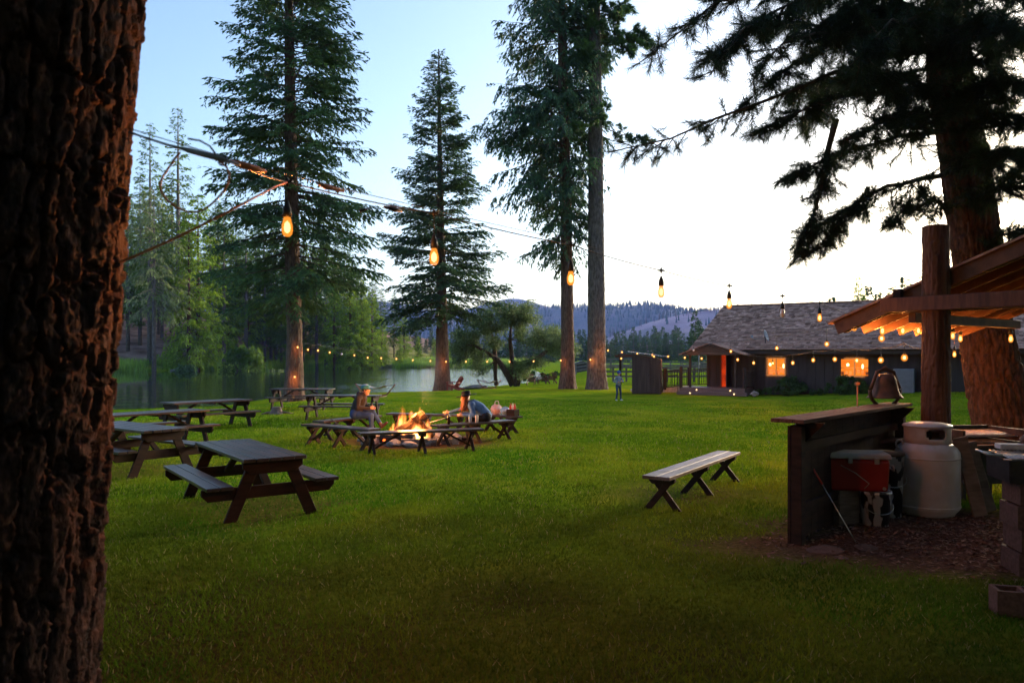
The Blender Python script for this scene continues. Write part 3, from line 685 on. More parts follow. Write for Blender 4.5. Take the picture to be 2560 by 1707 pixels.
c = obj('crown', tris_mesh('crown', Q, 'pine_leaf'), t); c['kind'] = 'stuff'
V, Fw = polys_tube(LW, 6); V2, F2 = polys_tube([(a_[[0,2,4]], b_[[0,2,4]]) for a_, b_ in W])
o = obj('branches', mesh_np('branches', np.concatenate([V, V2]), np.concatenate([Fw, F2+len(V)]), MAT['twig'], True), c)

# ---------------------------------------------------------------- forest beyond the lake
def far_tree_meshes(kind, seed):
    if kind == 'fir':   Q, wd = fir_crown(seed, 30, 6, 4.2, 150, power=.62, low=-.35, high=.4, sag=.2, twig_den=4.8, leaf_l=(.35,.75), leaf_w=(.14,.28), per=5.0, hang=.3, gaps=.12); lm = 'forest_leaf'
    elif kind == 'tall': Q, wd = fir_crown(seed, 44, 14, 4.0, 150, power=.5, low=-.3, high=.4, sag=.2, twig_den=4, leaf_l=(.35,.75), leaf_w=(.14,.26), per=4.2, hang=.3, gaps=.3); lm = 'forest_leaf'
    elif kind == 'cedar': Q, wd = fir_crown(seed, 26, 2.5, 4.6, 190, power=.55, low=-.3, high=.6, sag=.25, twig_den=4.4, leaf_l=(.3,.65), leaf_w=(.15,.28), per=4.4, hang=.6); lm = 'cedar_leaf'
    elif kind == 'dusty': Q, wd = fir_crown(seed, 22, 8, 4.0, 120, power=.4, low=-.5, high=.3, sag=.3, twig_den=4.2, leaf_l=(.3,.6), leaf_w=(.12,.22), per=4.2, hang=.8); lm = 'dusty_leaf'
    else: Q, wd = fir_crown(seed, 18, .6, 3.9, 120, power=.8, low=-.15, high=.6, sag=.12, twig_den=4.2, leaf_l=(.5,1.0), leaf_w=(.28,.5), per=4.0, hang=.25); lm = 'belt_leaf'
    h = {'fir':30,'tall':44,'cedar':26,'dusty':22,'belt':18}[kind]
    V, Fw = polys_tube(wd); tm = MB().tube([(0,0,-1),(0,0,h*.3),(0,0,h*.99)], [h*.0125, h*.010, .03], 10).mesh('trunk', MAT['bark_grey' if kind != 'cedar' else 'bark_pine'])
    return tm, quads_mesh('crown', Q, lm), mesh_np('branches', V, Fw, MAT['dead_twig' if kind == 'dusty' else 'twig']), h
FT = {k: [far_tree_meshes(k, 200+7*i+len(k)) for i in range(n)] for k, n in (('fir',2),('tall',2),('cedar',2),('dusty',1),('belt',3))}
rt = random.Random(12)
def far_tree(px, Y, top, kind, label, group, z=None, name='conifer'):
    tm, cm, bm_, h = FT[kind][rt.randrange(len(FT[kind]))]
    x = gxp(px, Y); z = g1(x, Y) if z is None else z; need = EYE+(HZ-top)/FPX*Y-z; s = need/h
    t = thing(name, label, 'tree', (x, Y, z), rt.uniform(0, 6.28), group); t.scale = (s*rt.uniform(.9,1.12), s*rt.uniform(.9,1.12), s)
    obj('trunk', tm, t); c = obj('crown', cm, t); c['kind'] = 'stuff'; obj('branches', bm_, c); return t
GL = 'forest beyond the lake'
for px, Y, top, kind, label in [
 (445,138,262,'tall','tallest pointed conifer left of the lake, seen through the loop of cable'),
 (375,132,300,'tall','tall thin conifer next to the great left trunk, its top against the sky'),
 (385,124,470,'dusty','grey green conifer with bare hanging dead branches near the left shore'),
 (472,128,520,'cedar','bright green cedar between grey conifer and tall bare pine on the left shore'),
 (495,131,480,'cedar','yellow green cedar with dense drooping crown right of the tallest conifer'),
 (560,140,500,'fir','dark conifer just left of the lakeside fir, low against the sky')]:
    far_tree(px, Y, top, kind, label, GL)
far = [(350,142,430,'fir'),(405,150,440,'fir'),(430,156,430,'fir'),(525,150,520,'tall'),(545,158,505,'fir'),(590,150,540,'fir'),(615,146,520,'tall'),(640,152,560,'fir'),
 (660,160,500,'fir'),(690,154,560,'fir'),(790,156,620,'tall'),(815,152,560,'tall'),(840,150,640,'fir'),(862,158,600,'fir'),(885,160,650,'fir'),(905,165,680,'fir'),
 (930,168,700,'fir'),(952,172,720,'fir'),(760,162,600,'fir'),(722,165,560,'fir'),(320,136,480,'fir'),(300,150,420,'fir'),(260,140,400,'fir'),(215,136,450,'tall'),(170,140,420,'fir'),
 (570,146,700,'cedar'),(600,160,640,'cedar'),(835,146,700,'cedar'),(875,148,690,'cedar'),(985,180,730,'fir'),(1010,176,770,'cedar')]
rf_ = random.Random(77)
for i in range(38): far.append((300+i*17+rf_.uniform(-9,9), 146+rf_.uniform(0,34), 560+rf_.uniform(-70,90)+(max(0, i*17-380))*.28, rf_.choice(('fir','fir','cedar','tall'))))
for px, Y, top, kind in far:
    far_tree(px, Y, top, kind, {'fir': 'dark green conifer crowded in the dense wood beyond the lake', 'cedar': 'bright yellow green cedar in the dense wood beyond the lake', 'tall': 'tall conifer with a long bare lower trunk in the wood beyond the lake'}[kind], GL)
for px, Y, top in [(905,150,745),(930,152,725),(955,156,790),(1000,158,835),(1045,162,840),(1085,165,845),(1120,168,845),(870,147,800)]:
    far_tree(px, Y, top, 'cedar', 'leafy pale green tree in the low thicket behind the far reeds', GL, name='shore_tree')
G2 = 'conifer belt below the hills'
for i in range(150):
    px = 1000+i*6.4+rt.uniform(-9, 9); Y = rt.choice((235, 265, 300, 340))+rt.uniform(-12,12)
    if 1745 < px < 1960: px += 0
    top = {1:842}.get(0, 838)+rt.uniform(-26, 22)-(340-Y)*.02
    far_tree(px, Y, top, 'belt', 'small blue green conifer in the belt of trees across the far meadow', G2)
for px, Y, top, lab in [(1738,150,705,'dark pointed fir rising just left of the lodge roof, the taller of two'),(1750,120,790,'dark pointed fir left of the lodge roof, the lower of two')]:
    far_tree(px, Y, 775 if Y == 150 else 800, 'belt', lab, G2)
G3 = 'tree tops above the lodge roof'
for px, Y, top, k, lab in [(2146,95,690,'cedar','largest conifer top above the lodge roof'),(2080,110,742,'belt','tiny conifer tip above the middle of the lodge roof'),
    (2170,98,712,'belt','conifer top right beside the largest one above the lodge roof'),(2230,100,715,'belt','thin conifer top above the shelter eave'),(2262,95,690,'belt','ragged conifer top left of the shelter post'),
    (2300,92,672,'fir','ragged conifer top partly behind the shelter post'),(2196,104,730,'belt','low conifer top right of the largest one above the roof'),(2050,108,757,'belt','conifer tip just showing behind the roof ridge by a hanging bulb')]:
    far_tree(px, Y, top, k, lab, G3)

# leafy bushes and the leaning willow ----------------------------------------------
def leaf_cloud(centres, radii, n, r, l, w_):
    C = np.array(centres, float); S = np.array(radii, float); k = r.integers(0, len(C), n); d = r.normal(0, 1, (n,3)); d /= np.linalg.norm(d, axis=1, keepdims=True)
    p = C[k]+d*S[k]*(r.uniform(0,1,n)**.45)[:, None]
    return sprays(p, r.normal(0,1,(n,3))+np.array([[0,0,-.3]]), r.uniform(*l, n), r.uniform(*w_, n), r.uniform(0,3.1,n), r, .1)
def bushy(name, label, loc, size, nclump, n, leafm, seed, l=(.10,.2), w_=(.05,.09), stems=8, cat='bush', group=None):
    r = np.random.default_rng(seed); sx, sy, sz = size; C=[]; S=[]; W=[]
    for i in range(nclump):
        a = r.uniform(0,6.28); q = r.uniform(0,1)**.5; z = r.uniform(.15, 1)
        f = math.sqrt(max(.05, 1-(z-.35)**2/.5)); p = np.array([math.cos(a)*q*sx/2*f, math.sin(a)*q*sy/2*f, z*sz*.85]); C.append(p); S.append(np.full(3, .16*min(sx,sz)*r.uniform(.6,1.3)))
        W.append((np.linspace((p[0]*.15,p[1]*.15,0), p, 5), np.linspace(.03*sz/2, .008, 5)))
    t = thing(name, label, cat, loc, 0, group)
    c = obj('foliage', quads_mesh('foliage', leaf_cloud(C, S, n, r, l, w_), leafm), t); c['kind'] = 'stuff'
    V, Fw = polys_tube(W); obj('stem', mesh_np('stem', V, Fw, MAT['twig']), t); return t
bushy('shrub', 'round dark green shrub on the far bank left of the lakeside fir trunk', on(612, 128), (6.5,4,6.5), 40, 5000, 'forest_leaf', 1, (.3,.6), (.15,.3))
bushy('shrub', 'low spreading bright green shrub on the far left bank', on(470, 120), (5.5,4,2.8), 30, 3500, 'bush_leaf', 2, (.25,.5), (.12,.25))
bushy('shrub', 'pale flowering shrub at the far bank right behind the lakeside fir trunk', on(692, 125), (4,3,2.2), 24, 2500, 'dusty_leaf', 3, (.2,.4), (.1,.2))
bushy('shrub', 'small green shrub at the far bank under the grey dead-branched conifer', on(405, 117), (3,3,1.6), 20, 1600, 'bush_leaf', 4, (.2,.4), (.1,.2))
wb = on(1290, 57); t = thing('willow_tree', 'broad grey green willow leaning over the shore, its trunks bent to the right', 'tree', wb, 0)
r = np.random.default_rng(44); W=[]; C=[]; S=[]
def wpx(px, py): v = at(px, py, 57)-wb; return np.array((v.x, v.y, v.z))
ends = [(1150,840),(1180,800),(1210,790),(1240,770),(1275,775),(1310,770),(1335,800),(1300,830),(1260,820),(1220,830),(1190,860),(1160,880),(1150,905),(1200,890),(1240,860),(1285,800),
        (1345,830),(1380,835),(1410,850),(1425,870),(1390,865),(1360,855),(1330,850),(1180,840),(1230,800),(1265,790),(1140,870),(1300,790),(1400,880),(1200,920),(1320,915),(1300,940),(1345,905),(1285,925)]
main = {'a': [wpx(1290,962), wpx(1300,930), wpx(1330,905), wpx(1370,875), wpx(1400,860)], 'b': [wpx(1288,962), wpx(1285,930), wpx(1280,900), wpx(1275,850), wpx(1278,800)],
        'c': [wpx(1283,962), wpx(1262,925), wpx(1245,900), wpx(1215,880), wpx(1180,860)], 'd': [wpx(1240,962), wpx(1238,940), wpx(1238,900), wpx(1235,860), wpx(1225,820)]}
TW = MB()
for k, pts in main.items():
    pp = [p+np.array((0, {'a':-.6,'b':.3,'c':-.3,'d':.8}[k]*i/4, 0)) for i, p in enumerate(pts)]; TW.tube(pp, [.30 if k != 'd' else .17,.24 if k != 'd' else .14,.19,.13,.06], 9)
TW.build('trunk', MAT['bark_fir'], t)
allm = np.concatenate([np.array(m)[2:] for m in main.values()])
for px, py in ends:
    for q in range(5):
        e = wpx(px+r.uniform(-16,16), py+r.uniform(-12,12))+np.array((0, r.uniform(-2.8,2.8), 0)); j = allm[np.argmin(np.linalg.norm(allm-e, axis=1))]
        mid = (e+j)/2+r.normal(0,.15,3); tt = np.linspace(0,1,5)[:,None]; W.append((j*(1-tt)**2+2*mid*tt*(1-tt)+e*tt**2, np.linspace(.05,.008,5)))
        C.append(e); S.append((.62,.62,.50)); C.append((e+mid)/2); S.append((.42,.42,.36))
c = obj('crown', quads_mesh('crown', leaf_cloud(C, S, 42000, r, (.10,.24), (.045,.085)), 'willow_leaf'), t); c['kind'] = 'stuff'
V, Fw = polys_tube(W); obj('branches', mesh_np('branches', V, Fw, MAT['twig']), c)
bushy('shrub', 'low green clump of bushes on the mound right of the willow', on(1352, 70), (4.5,2.5,1.1), 20, 2600, 'bush_leaf', 5, (.14,.3), (.07,.13))

# ---------------------------------------------------------------- reeds and grass
def blades(X, Y, Z, h, wd, r, lean=.35):
    N = len(X); a = r.uniform(0, 6.28, N); b = r.uniform(0, 6.28, N); base = np.stack([X, Y, Z], -1)
    s = np.stack([np.cos(a), np.sin(a), 0*a], -1)*(wd/2)[:, None]; tip = base+np.stack([np.cos(b)*h*lean*r.uniform(0,1.2,N), np.sin(b)*h*lean*r.uniform(0,1.2,N), h], -1)
    return np.stack([base-s, base+s, tip], 1)
def tri_mesh(name, T, matname): return mesh_np(name, T.reshape(-1,3), np.arange(len(T)*3).reshape(-1,3), MAT[matname])
def reeds(name, label, n, x0, x1, y0, y1, h, wd, matname, dmin, dmax, seed):
    r = np.random.default_rng(seed); X = r.uniform(x0, x1, n*8); Y = r.uniform(y0, y1, n*8); d = lake_sd(X, Y); k = (d > dmin) & (d < dmax) & (fbm(X*.15, Y*.15, s=seed) > -.16)
    X, Y = X[k][:n], Y[k][:n]; z = np.maximum(gz(X, Y), WATER_Z-.05)
    hh = h*r.uniform(.5, 1.2, len(X))*(1+1.2*fbm(X*.2, Y*.2, s=seed+1)); tag(obj(name, tri_mesh(name, blades(X, Y, z, hh, np.full(len(X), wd), r), matname)), label, 'reeds', kind='stuff')
reeds('reeds', 'tall bright green reeds along the far left shore', 22000, -75, -34, 112, 160, 1.5, .12, 'reed', -1.4, 6, 61)
reeds('reeds', 'green reeds along the far middle shore of the lake', 16000, -40, 3, 145, 164, 1.7, .13, 'reed', -1.0, 7, 62)
reeds('reeds', 'pale dry reeds at the far water edge', 7000, -46, 4, 148, 160, .7, .10, 'dry_reed', -.8, .6, 63)
def grass_mat():
    m = bpy.data.materials.new('grass_blade'); m.use_nodes = True; t = m.node_tree; L = t.links.new; p = t.nodes['Principled BSDF']
    p.inputs['Roughness'].default_value = .9; p.inputs['Specular IOR Level'].default_value = .03
    a = _node(t, 'ShaderNodeAttribute', attribute_name='tint'); L(a.outputs['Color'], p.inputs['Base Color'])
    tr = _node(t, 'ShaderNodeBsdfTranslucent'); L(a.outputs['Color'], tr.inputs[0]); ms = _node(t, 'ShaderNodeMixShader'); ms.inputs[0].default_value = .3
    L(p.outputs[0], ms.inputs[1]); L(tr.outputs[0], ms.inputs[2]); L(ms.outputs[0], t.nodes['Material Output'].inputs[0]); MAT['grass_blade'] = m
grass_mat()
r = np.random.default_rng(70); NG = 390000
u = r.uniform(0, 1, NG); Yg = 3.6*(34/3.6)**(u**.84); Xg = r.uniform(-1, 1, NG)*(.80*Yg+2.2)
k = (lake_sd(Xg, Yg) > .8) & (soil_amount(Xg, Yg) < r.uniform(0.05, .8, NG)); Xg, Yg = Xg[k], Yg[k]
hg = (.036+.018*r.uniform(0,1,len(Xg)))*(1+.9*np.clip(fbm(Xg*.7, Yg*.7, s=71),-.4,.5))*(1+.012*Yg); wg = .0048+.00095*Yg
T = blades(Xg, Yg, gz(Xg, Yg)-.006, hg*(1-.45*sstep(14, 34, Yg)), wg, r, 1.0); me = tri_mesh('grass', T, 'grass_blade')
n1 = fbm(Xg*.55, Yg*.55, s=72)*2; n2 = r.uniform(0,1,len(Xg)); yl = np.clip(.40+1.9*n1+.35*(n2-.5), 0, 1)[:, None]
tint = (np.array([[.095,.20,.008]])*(1-yl)+np.array([[.25,.30,.018]])*yl)*(.78+.44*n2[:, None]); lit = np.clip(sstep(14, 4.2, Yg)*.9+fbm(Xg*.9, Yg*.9, s=77)*1.4*sstep(22, 6, Yg), 0, .9)[:, None]; tint = tint*(1-lit)+np.array([[.058,.074,.008]])*lit*(.7+.6*n2[:, None])  # near blades darkened in their tint to carry the foreground shade
clv = (fbm(Xg*.33+9, Yg*.33, s=78) > .13)[:, None]; tint = np.where(clv, tint*np.array([[.72,1.0,.9]]), tint)
tint = np.where(r.uniform(0,1,(len(Xg),1)) < .035, np.array([[.30,.25,.12]]), tint)
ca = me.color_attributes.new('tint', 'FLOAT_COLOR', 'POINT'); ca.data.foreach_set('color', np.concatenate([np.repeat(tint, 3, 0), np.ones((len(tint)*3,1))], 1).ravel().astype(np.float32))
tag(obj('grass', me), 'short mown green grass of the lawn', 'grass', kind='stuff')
r = np.random.default_rng(80); n = 5200; Xc = 5.0+r.normal(0, 1.5, n); Yc = 8.15+r.normal(0, .95, n); k = soil_amount(Xc, Yc) > .4; Xc, Yc = Xc[k], Yc[k]; n = len(Xc)
a = r.uniform(0, 6.28, n); dd = np.stack([np.cos(a), np.sin(a), r.normal(0,.25,n)], -1)
mat('bark_chip', (.07,.025,.016), (.22,.11,.075), scale=(5,5,5), rough=.9, island=.5)
tag(obj('bark_chips', quads_mesh('bark_chips', sprays(np.stack([Xc, Yc, gz(Xc, Yc)+.012], -1), dd, r.uniform(.03,.09,n), r.uniform(.012,.03,n), r.normal(0,.6,n), r), 'bark_chip')), 'reddish bark chips on the dirt under the shelter', 'bark chips', kind='stuff')
# ---------------------------------------------------------------- picnic tables
def make_table():
    t = thing('picnic_table', 'x', 'picnic table')
    L, W_ = 2.28, .77
    for i in range(5):
        w_ = W_/5; MB().box((0, -W_/2+w_*(i+.5), .728), (L+(-.012,.008,0,.01,-.006)[i], w_-.015, .042)).build('top_plank', MAT['table_wood'], t, .004)
    for s in (-1, 1):
        for k in (0, 1):
            MB().box((0, s*(.56+.155*k), .432), (L, .141, .042)).build('seat_plank', MAT['table_wood'], t, .004)
    for e in (-1, 1):
        M = Matrix.Translation((e*1.03, 0, 0)) @ Matrix.Rotation(R(90), 4, 'Z')
        MB().prism([(-.36,.705),(.36,.705),(.36,.63),(.27,.555),(-.27,.555),(-.36,.63)], .042, M).build('top_support', MAT['dark_wood'], t, .004)
        MB().prism([(-.80,.41),(.80,.41),(.80,.34),(.73,.265),(-.73,.265),(-.80,.34)], .042, Matrix.Translation((-e*.086,0,0)) @ M).build('seat_support', MAT['dark_wood'], t, .004)
        for s in (-1, 1):
            w2 = .075
            MB().prism([(s*.20-w2,.70),(s*.20+w2,.70),(s*.50+w2,-.01),(s*.50-w2,-.01)][::(1 if s > 0 else 1)], .042, Matrix.Translation((-e*.043,0,0)) @ M).build('leg', MAT['dark_wood'], t, .004)
        MB().beam((e*.93, 0, .33), (e*.30, 0, .70), .09, .04).build('brace', MAT['dark_wood'], t, .004)
    MB().box((0, 0, .685), (.09, .70, .038)).build('centre_batten', MAT['dark_wood'], t, .004)
    return t
tab = make_table()
TABLES = [((-3.46, 9.92), (-1.35, 1.87), 'nearest dark brown picnic table, its plank top seen from the end'),
 ((-6.55, 13.1), (-.80, .60), 'dark picnic table half hidden by the great left trunk, behind the nearest table'),
 ((-7.75, 16.35), (.62, .79), 'picnic table at the left behind the half hidden one, its top end against the lawn'),
 ((-8.25, 20.6), (.62, .79), 'picnic table closest to the lake at the left, with both seats showing'),
 ((-7.80, 28.3), (1, -.10), 'far picnic table right in front of the lakeside fir trunk'),
 ((-5.25, 23.6), (1, -.08), 'picnic table just behind the seated person in the dark hoodie')]
for i, ((x, y), (dx, dy), lab) in enumerate(TABLES):
    o = tab if i == 0 else copy_tree(tab)
    o.location = (x, y, g1(x, y)); o.rotation_euler = (0, 0, math.atan2(dy, dx)); tag(o, lab, 'picnic table', 'picnic tables on the lawn')

# ---------------------------------------------------------------- benches
def make_bench(L, wood, three=True, brace=False):
    t = thing('bench', 'x', 'bench')
    for s in (-1, 1): MB().box((0, s*.092, .428), (L+s*.006, .178, .044)).build('seat_plank', MAT[wood], t, .004)
    xs_ = (-L/2+.22, 0, L/2-.22) if three else (-L/2+.3, L/2-.3)
    for x in xs_:
        MB().prism([(-.17,.405),(.17,.405),(.17,.36),(.13,.325),(-.13,.325),(-.17,.36)], .075, Matrix.Translation((x,0,0)) @ Matrix.Rotation(R(90),4,'Z')).build('cross_block', MAT['dark_wood'], t, .004)
        for s in (-1, 1):
            MB().prism([(s*.13-.05,.40),(s*.13+.05,.40),(-s*.20+.05,-.01),(-s*.20-.05,-.01)], .036, Matrix.Translation((x+s*.019,0,0)) @ Matrix.Rotation(R(90),4,'Z')).build('leg', MAT['dark_wood'], t, .004)
        if brace and x != 0:
            MB().beam((x, 0, .10), (x*.45, 0, .40), .08, .035).build('brace', MAT['dark_wood'], t, .003)
    return t
def put_bench(p0, p1, proto, L, label, group):
    o = copy_tree(proto); c = ((p0[0]+p1[0])/2, (p0[1]+p1[1])/2); l = math.hypot(p1[0]-p0[0], p1[1]-p0[1])
    o.location = (*c, g1(*c)); o.rotation_euler = (0, 0, math.atan2(p1[1]-p0[1], p1[0]-p0[0])); o.scale = (l/L, 1, 1); return tag(o, label, 'bench', group)
b1 = make_bench(3.0, 'bench_wood')
b1.location = (2.605, 10.72, g1(2.6, 10.7)); b1.rotation_euler = (0, 0, math.atan2(2.58, 1.67)); tag(b1, 'pale topped bench with crossed legs standing alone on the right of the lawn', 'bench')
FB = [((-3.01,14.95),(-.64,15.9),'dark bench in front of the fire, nearest to the viewer'),
      ((-4.58,17.0),(-2.85,15.75),'dark bench at the left front of the fire, empty'),
      ((-4.49,17.6),(-3.45,19.4),'reddish bench under the seated person in the dark hoodie'),
      ((-3.24,20.0),(-1.10,19.35),'bench behind the fire, on the lake side'),
      ((-1.66,16.4),(-.02,17.85),'bench under the person in the denim jacket, a bottle and can on it'),
      ((-1.25,20.4),(.13,18.75),'bench at the right back of the fire with bags and bottles on it')]
b2 = make_bench(2.2, 'table_wood', True, True)
for i, (p0, p1, lab) in enumerate(FB): put_bench(p0, p1, b2, 2.2, lab, 'benches round the fire')
for ch in list(b2.children): bpy.data.objects.remove(ch)
bpy.data.objects.remove(b2)

# ---------------------------------------------------------------- fire
FX, FY = -2.29, 17.4; FZ = g1(FX, FY)
def rock_mesh(seed, s):
    r = np.random.default_rng(seed); bm = bmesh.new(); bmesh.ops.create_icosphere(bm, subdivisions=2, radius=1)
    for v in bm.verts:
        q = v.co; f = 1+.5*float(fbm(np.array([q.x*1.3+seed]), np.array([q.y*1.3]), np.array([q.z*1.3]), 3, seed)[0])*2
        v.co = Vector((q.x*s[0]*f, q.y*s[1]*f, q.z*s[2]*f))
    me = bpy.data.meshes.new('stone'); bm.to_mesh(me); bm.free(); me.materials.append(MAT['stone']); return me
RM = [rock_mesh(i, s) for i, s in enumerate([(.24,.17,.13),(.2,.2,.12),(.28,.18,.11),(.17,.14,.12)])]
rr_ = random.Random(4)
for i in range(13):
    a = i/13*2*math.pi+rr_.uniform(-.1,.1); q = rr_.uniform(.95, 1.12); x, y = FX+q*math.cos(a), FY+q*math.sin(a)*.95
    o = obj('fire_ring_stone', RM[i%4], None, (x, y, FZ+.05), (rr_.uniform(-.3,.3), rr_.uniform(-.3,.3), rr_.uniform(0,6)), (rr_.uniform(.8,1.25),)*3)
    side = 'front' if math.sin(a) < -.3 else ('back' if math.sin(a) > .3 else ('right' if math.cos(a) > 0 else 'left'))
    tag(o, 'grey stone in the ring at the %s of the fire' % side, 'stone', 'stones of the fire ring, %s' % side)
MB().lathe([(1e-4,.05),(.4,.07),(.75,.03),(.95,0.005)], 28, (FX, FY, FZ)).build('ash_bed', MAT['ash'])
tag(bpy.data.objects['ash_bed'], 'grey ash bed inside the stone ring under the burning logs', 'ash')
def log(p0, p1, r0, lab, seed, m='log_char'):
    r = np.random.default_rng(seed); p0, p1 = Vector(p0), Vector(p1); n = 6
    pts = [p0.lerp(p1, i/n)+Vector(r.normal(0, .008, 3)) for i in range(n+1)]
    t = thing('log', lab, 'firewood', (FX, FY, FZ), 0, None)
    MB().tube(pts, [r0*(1+.08*r.normal()) for _ in pts], 9, smooth=False).build('bark', MAT[m], t)
    d = (p1-p0).normalized()
    for e, sg in ((p0, -1), (p1, 1)): MB().tube([e, e+d*sg*.006], [r0*.9, r0*.86], 9).build('cut_end', MAT['log_end'], t)
log((-.35,-.1,.12), (.28,.1,.62), .14, 'thick charred log leaning up to the right through the flames', 1)
log((.45,.15,.1), (.05,-.05,.60), .10, 'charred log leaning left against the thick one in the fire', 2)
log((-.45,.3,.1), (.15,.2,.5), .09, 'log at the back of the fire leaning right', 3)
log((-.6,-.55,.12), (.15,-.75,.16), .11, 'pale split log lying flat at the front of the fire', 4)
log((-.1,-.9,.07), (.65,-.85,.07), .10, 'grey weathered log lying in front of the stone ring', 5, 'crate_wood')
log((-.7,.05,.10), (-.15,-.2,.16), .08, 'short glowing log at the left side of the fire', 6)
def flame_mat():
    m = bpy.data.materials.new('flame'); m.use_nodes = True; t = m.node_tree; t.nodes.clear(); L = t.links.new
    o = _node(t, 'ShaderNodeOutputMaterial'); e = _node(t, 'ShaderNodeEmission'); tc = _node(t, 'ShaderNodeTexCoord'); sp = _node(t, 'ShaderNodeSeparateXYZ'); L(tc.outputs['Object'], sp.inputs[0])
    oi = _node(t, 'ShaderNodeObjectInfo'); mp = _node(t, 'ShaderNodeMapping'); mp.inputs['Scale'].default_value = (2.1,2.1,.75); L(tc.outputs['Object'], mp.inputs[0])
    n = _node(t, 'ShaderNodeTexNoise', noise_dimensions='4D'); n.inputs['Scale'].default_value = 1.5; n.inputs['Detail'].default_value = 3; n.inputs['Distortion'].default_value = .6; L(mp.outputs[0], n.inputs['Vector'])
    ml = _node(t, 'ShaderNodeMath', operation='MULTIPLY'); ml.inputs[1].default_value = 20; L(oi.outputs['Random'], ml.inputs[0]); L(ml.outputs[0], n.inputs['W'])
    cx = _node(t, 'ShaderNodeCombineXYZ'); L(sp.outputs[0], cx.inputs[0]); L(sp.outputs[1], cx.inputs[1]); ln = _node(t, 'ShaderNodeVectorMath', operation='LENGTH'); L(cx.outputs[0], ln.inputs[0])
    def M2(op, a, b):
        q = _node(t, 'ShaderNodeMath', operation=op)
        for k, v in enumerate((a, b)):
            if isinstance(v, (int, float)): q.inputs[k].default_value = v
            else: L(v, q.inputs[k])
        return q.outputs[0]
    wz = M2('MULTIPLY_ADD', sp.outputs[2], -.36); wz.node.inputs[2].default_value = .56       # half width: .92 at the foot, .2 at the tip
    f = M2('SUBTRACT', 1.0, M2('DIVIDE', ln.outputs['Value'], wz)); f = M2('ADD', f, M2('MULTIPLY', M2('SUBTRACT', n.outputs[0], .5), 3.0)); f = M2('SUBTRACT', f, M2('MULTIPLY', sp.outputs[2], .30))
    s = _node(t, 'ShaderNodeMapRange'); s.inputs[1].default_value = .05; s.inputs[2].default_value = .9; s.inputs[4].default_value = 5.0; L(f, s.inputs[0])
    cr = _node(t, 'ShaderNodeValToRGB'); cr.color_ramp.elements[0].color = (1,.10,.008,1); cr.color_ramp.elements[1].position = 1; cr.color_ramp.elements[1].color = (1,.50,.12,1); L(f, cr.inputs[0])
    L(cr.outputs[0], e.inputs[0]); L(s.outputs[0], e.inputs[1]); L(e.outputs[0], o.inputs['Volume']); MAT['flame'] = m
flame_mat()
ft = thing('fire', 'bright orange campfire flames licking up between the logs', 'fire', (FX, FY, FZ))
r = np.random.default_rng(9)
for k, (x, y, z, sx, sz, lean) in enumerate([(-.24,-.02,.40,.26,.42,4),(.16,-.04,.38,.22,.42,9),(-.02,.10,.36,.34,.34,0),(-.42,-.18,.24,.18,.20,-6),(-.12,-.45,.16,.26,.13,0),(.34,.02,.28,.14,.26,12)]):
    o = MB().ellipsoid((0,0,0), (1,1,1), 18, 12).build('flame', MAT['flame'], ft); o.location = (x, y, z); o.scale = (sx, .22 if k != 2 else .26, sz); o.rotation_euler = (0, R(lean), k*1.1)
for i in range(9):
    MB().ellipsoid((r.normal(-.25,.3), r.normal(-.35,.2), .12), (r.uniform(.03,.09),.05,.03), 8, 5).build('ember', MAT['ember'], ft)
ld = bpy.data.lights.new('fire_light', 'POINT'); ld.energy = 48; ld.color = (1,.36,.08); ld.shadow_soft_size = .28
lo_ = bpy.data.objects.new('fire_light', ld); lo_.location = (0, -.05, .78); link(lo_, ft)
def smoke_mat():
    m = bpy.data.materials.new('smoke'); m.use_nodes = True; t = m.node_tree; t.nodes.clear(); L = t.links.new
    o = _node(t, 'ShaderNodeOutputMaterial'); v = _node(t, 'ShaderNodeVolumePrincipled'); v.inputs['Color'].default_value = (.7,.75,.82,1)
    tc = _node(t, 'ShaderNodeTexCoord'); n = _node(t, 'ShaderNodeTexNoise'); n.inputs['Scale'].default_value = 2.6; n.inputs['Detail'].default_value = 3; L(tc.outputs['Object'], n.inputs['Vector'])
    ln = _node(t, 'ShaderNodeVectorMath', operation='LENGTH'); L(tc.outputs['Object'], ln.inputs[0])
    fo = _node(t, 'ShaderNodeMapRange'); fo.inputs[1].default_value = .15; fo.inputs[2].default_value = 1.0; fo.inputs[3].default_value = 1; fo.inputs[4].default_value = 0; L(ln.outputs['Value'], fo.inputs[0])
    r2 = _node(t, 'ShaderNodeMapRange'); r2.inputs[1].default_value = .40; r2.inputs[2].default_value = .7; r2.inputs[4].default_value = .30; L(n.outputs[0], r2.inputs[0])
    mu = _node(t, 'ShaderNodeMath', operation='MULTIPLY'); L(fo.outputs[0], mu.inputs[0]); L(r2.outputs[0], mu.inputs[1]); L(mu.outputs[0], v.inputs['Density']); L(v.outputs[0], o.inputs['Volume']); MAT['smoke'] = m
smoke_mat()
o = MB().ellipsoid((0,0,0), (1,1,1), 20, 14).build('smoke', MAT['smoke']); o.location = (FX+.42, FY, FZ+1.55); o.scale = (.36,.36,.85); o.rotation_euler = (0, R(8), 0)
tag(o, 'thin grey wisp of smoke rising from the campfire', 'smoke', kind='stuff')

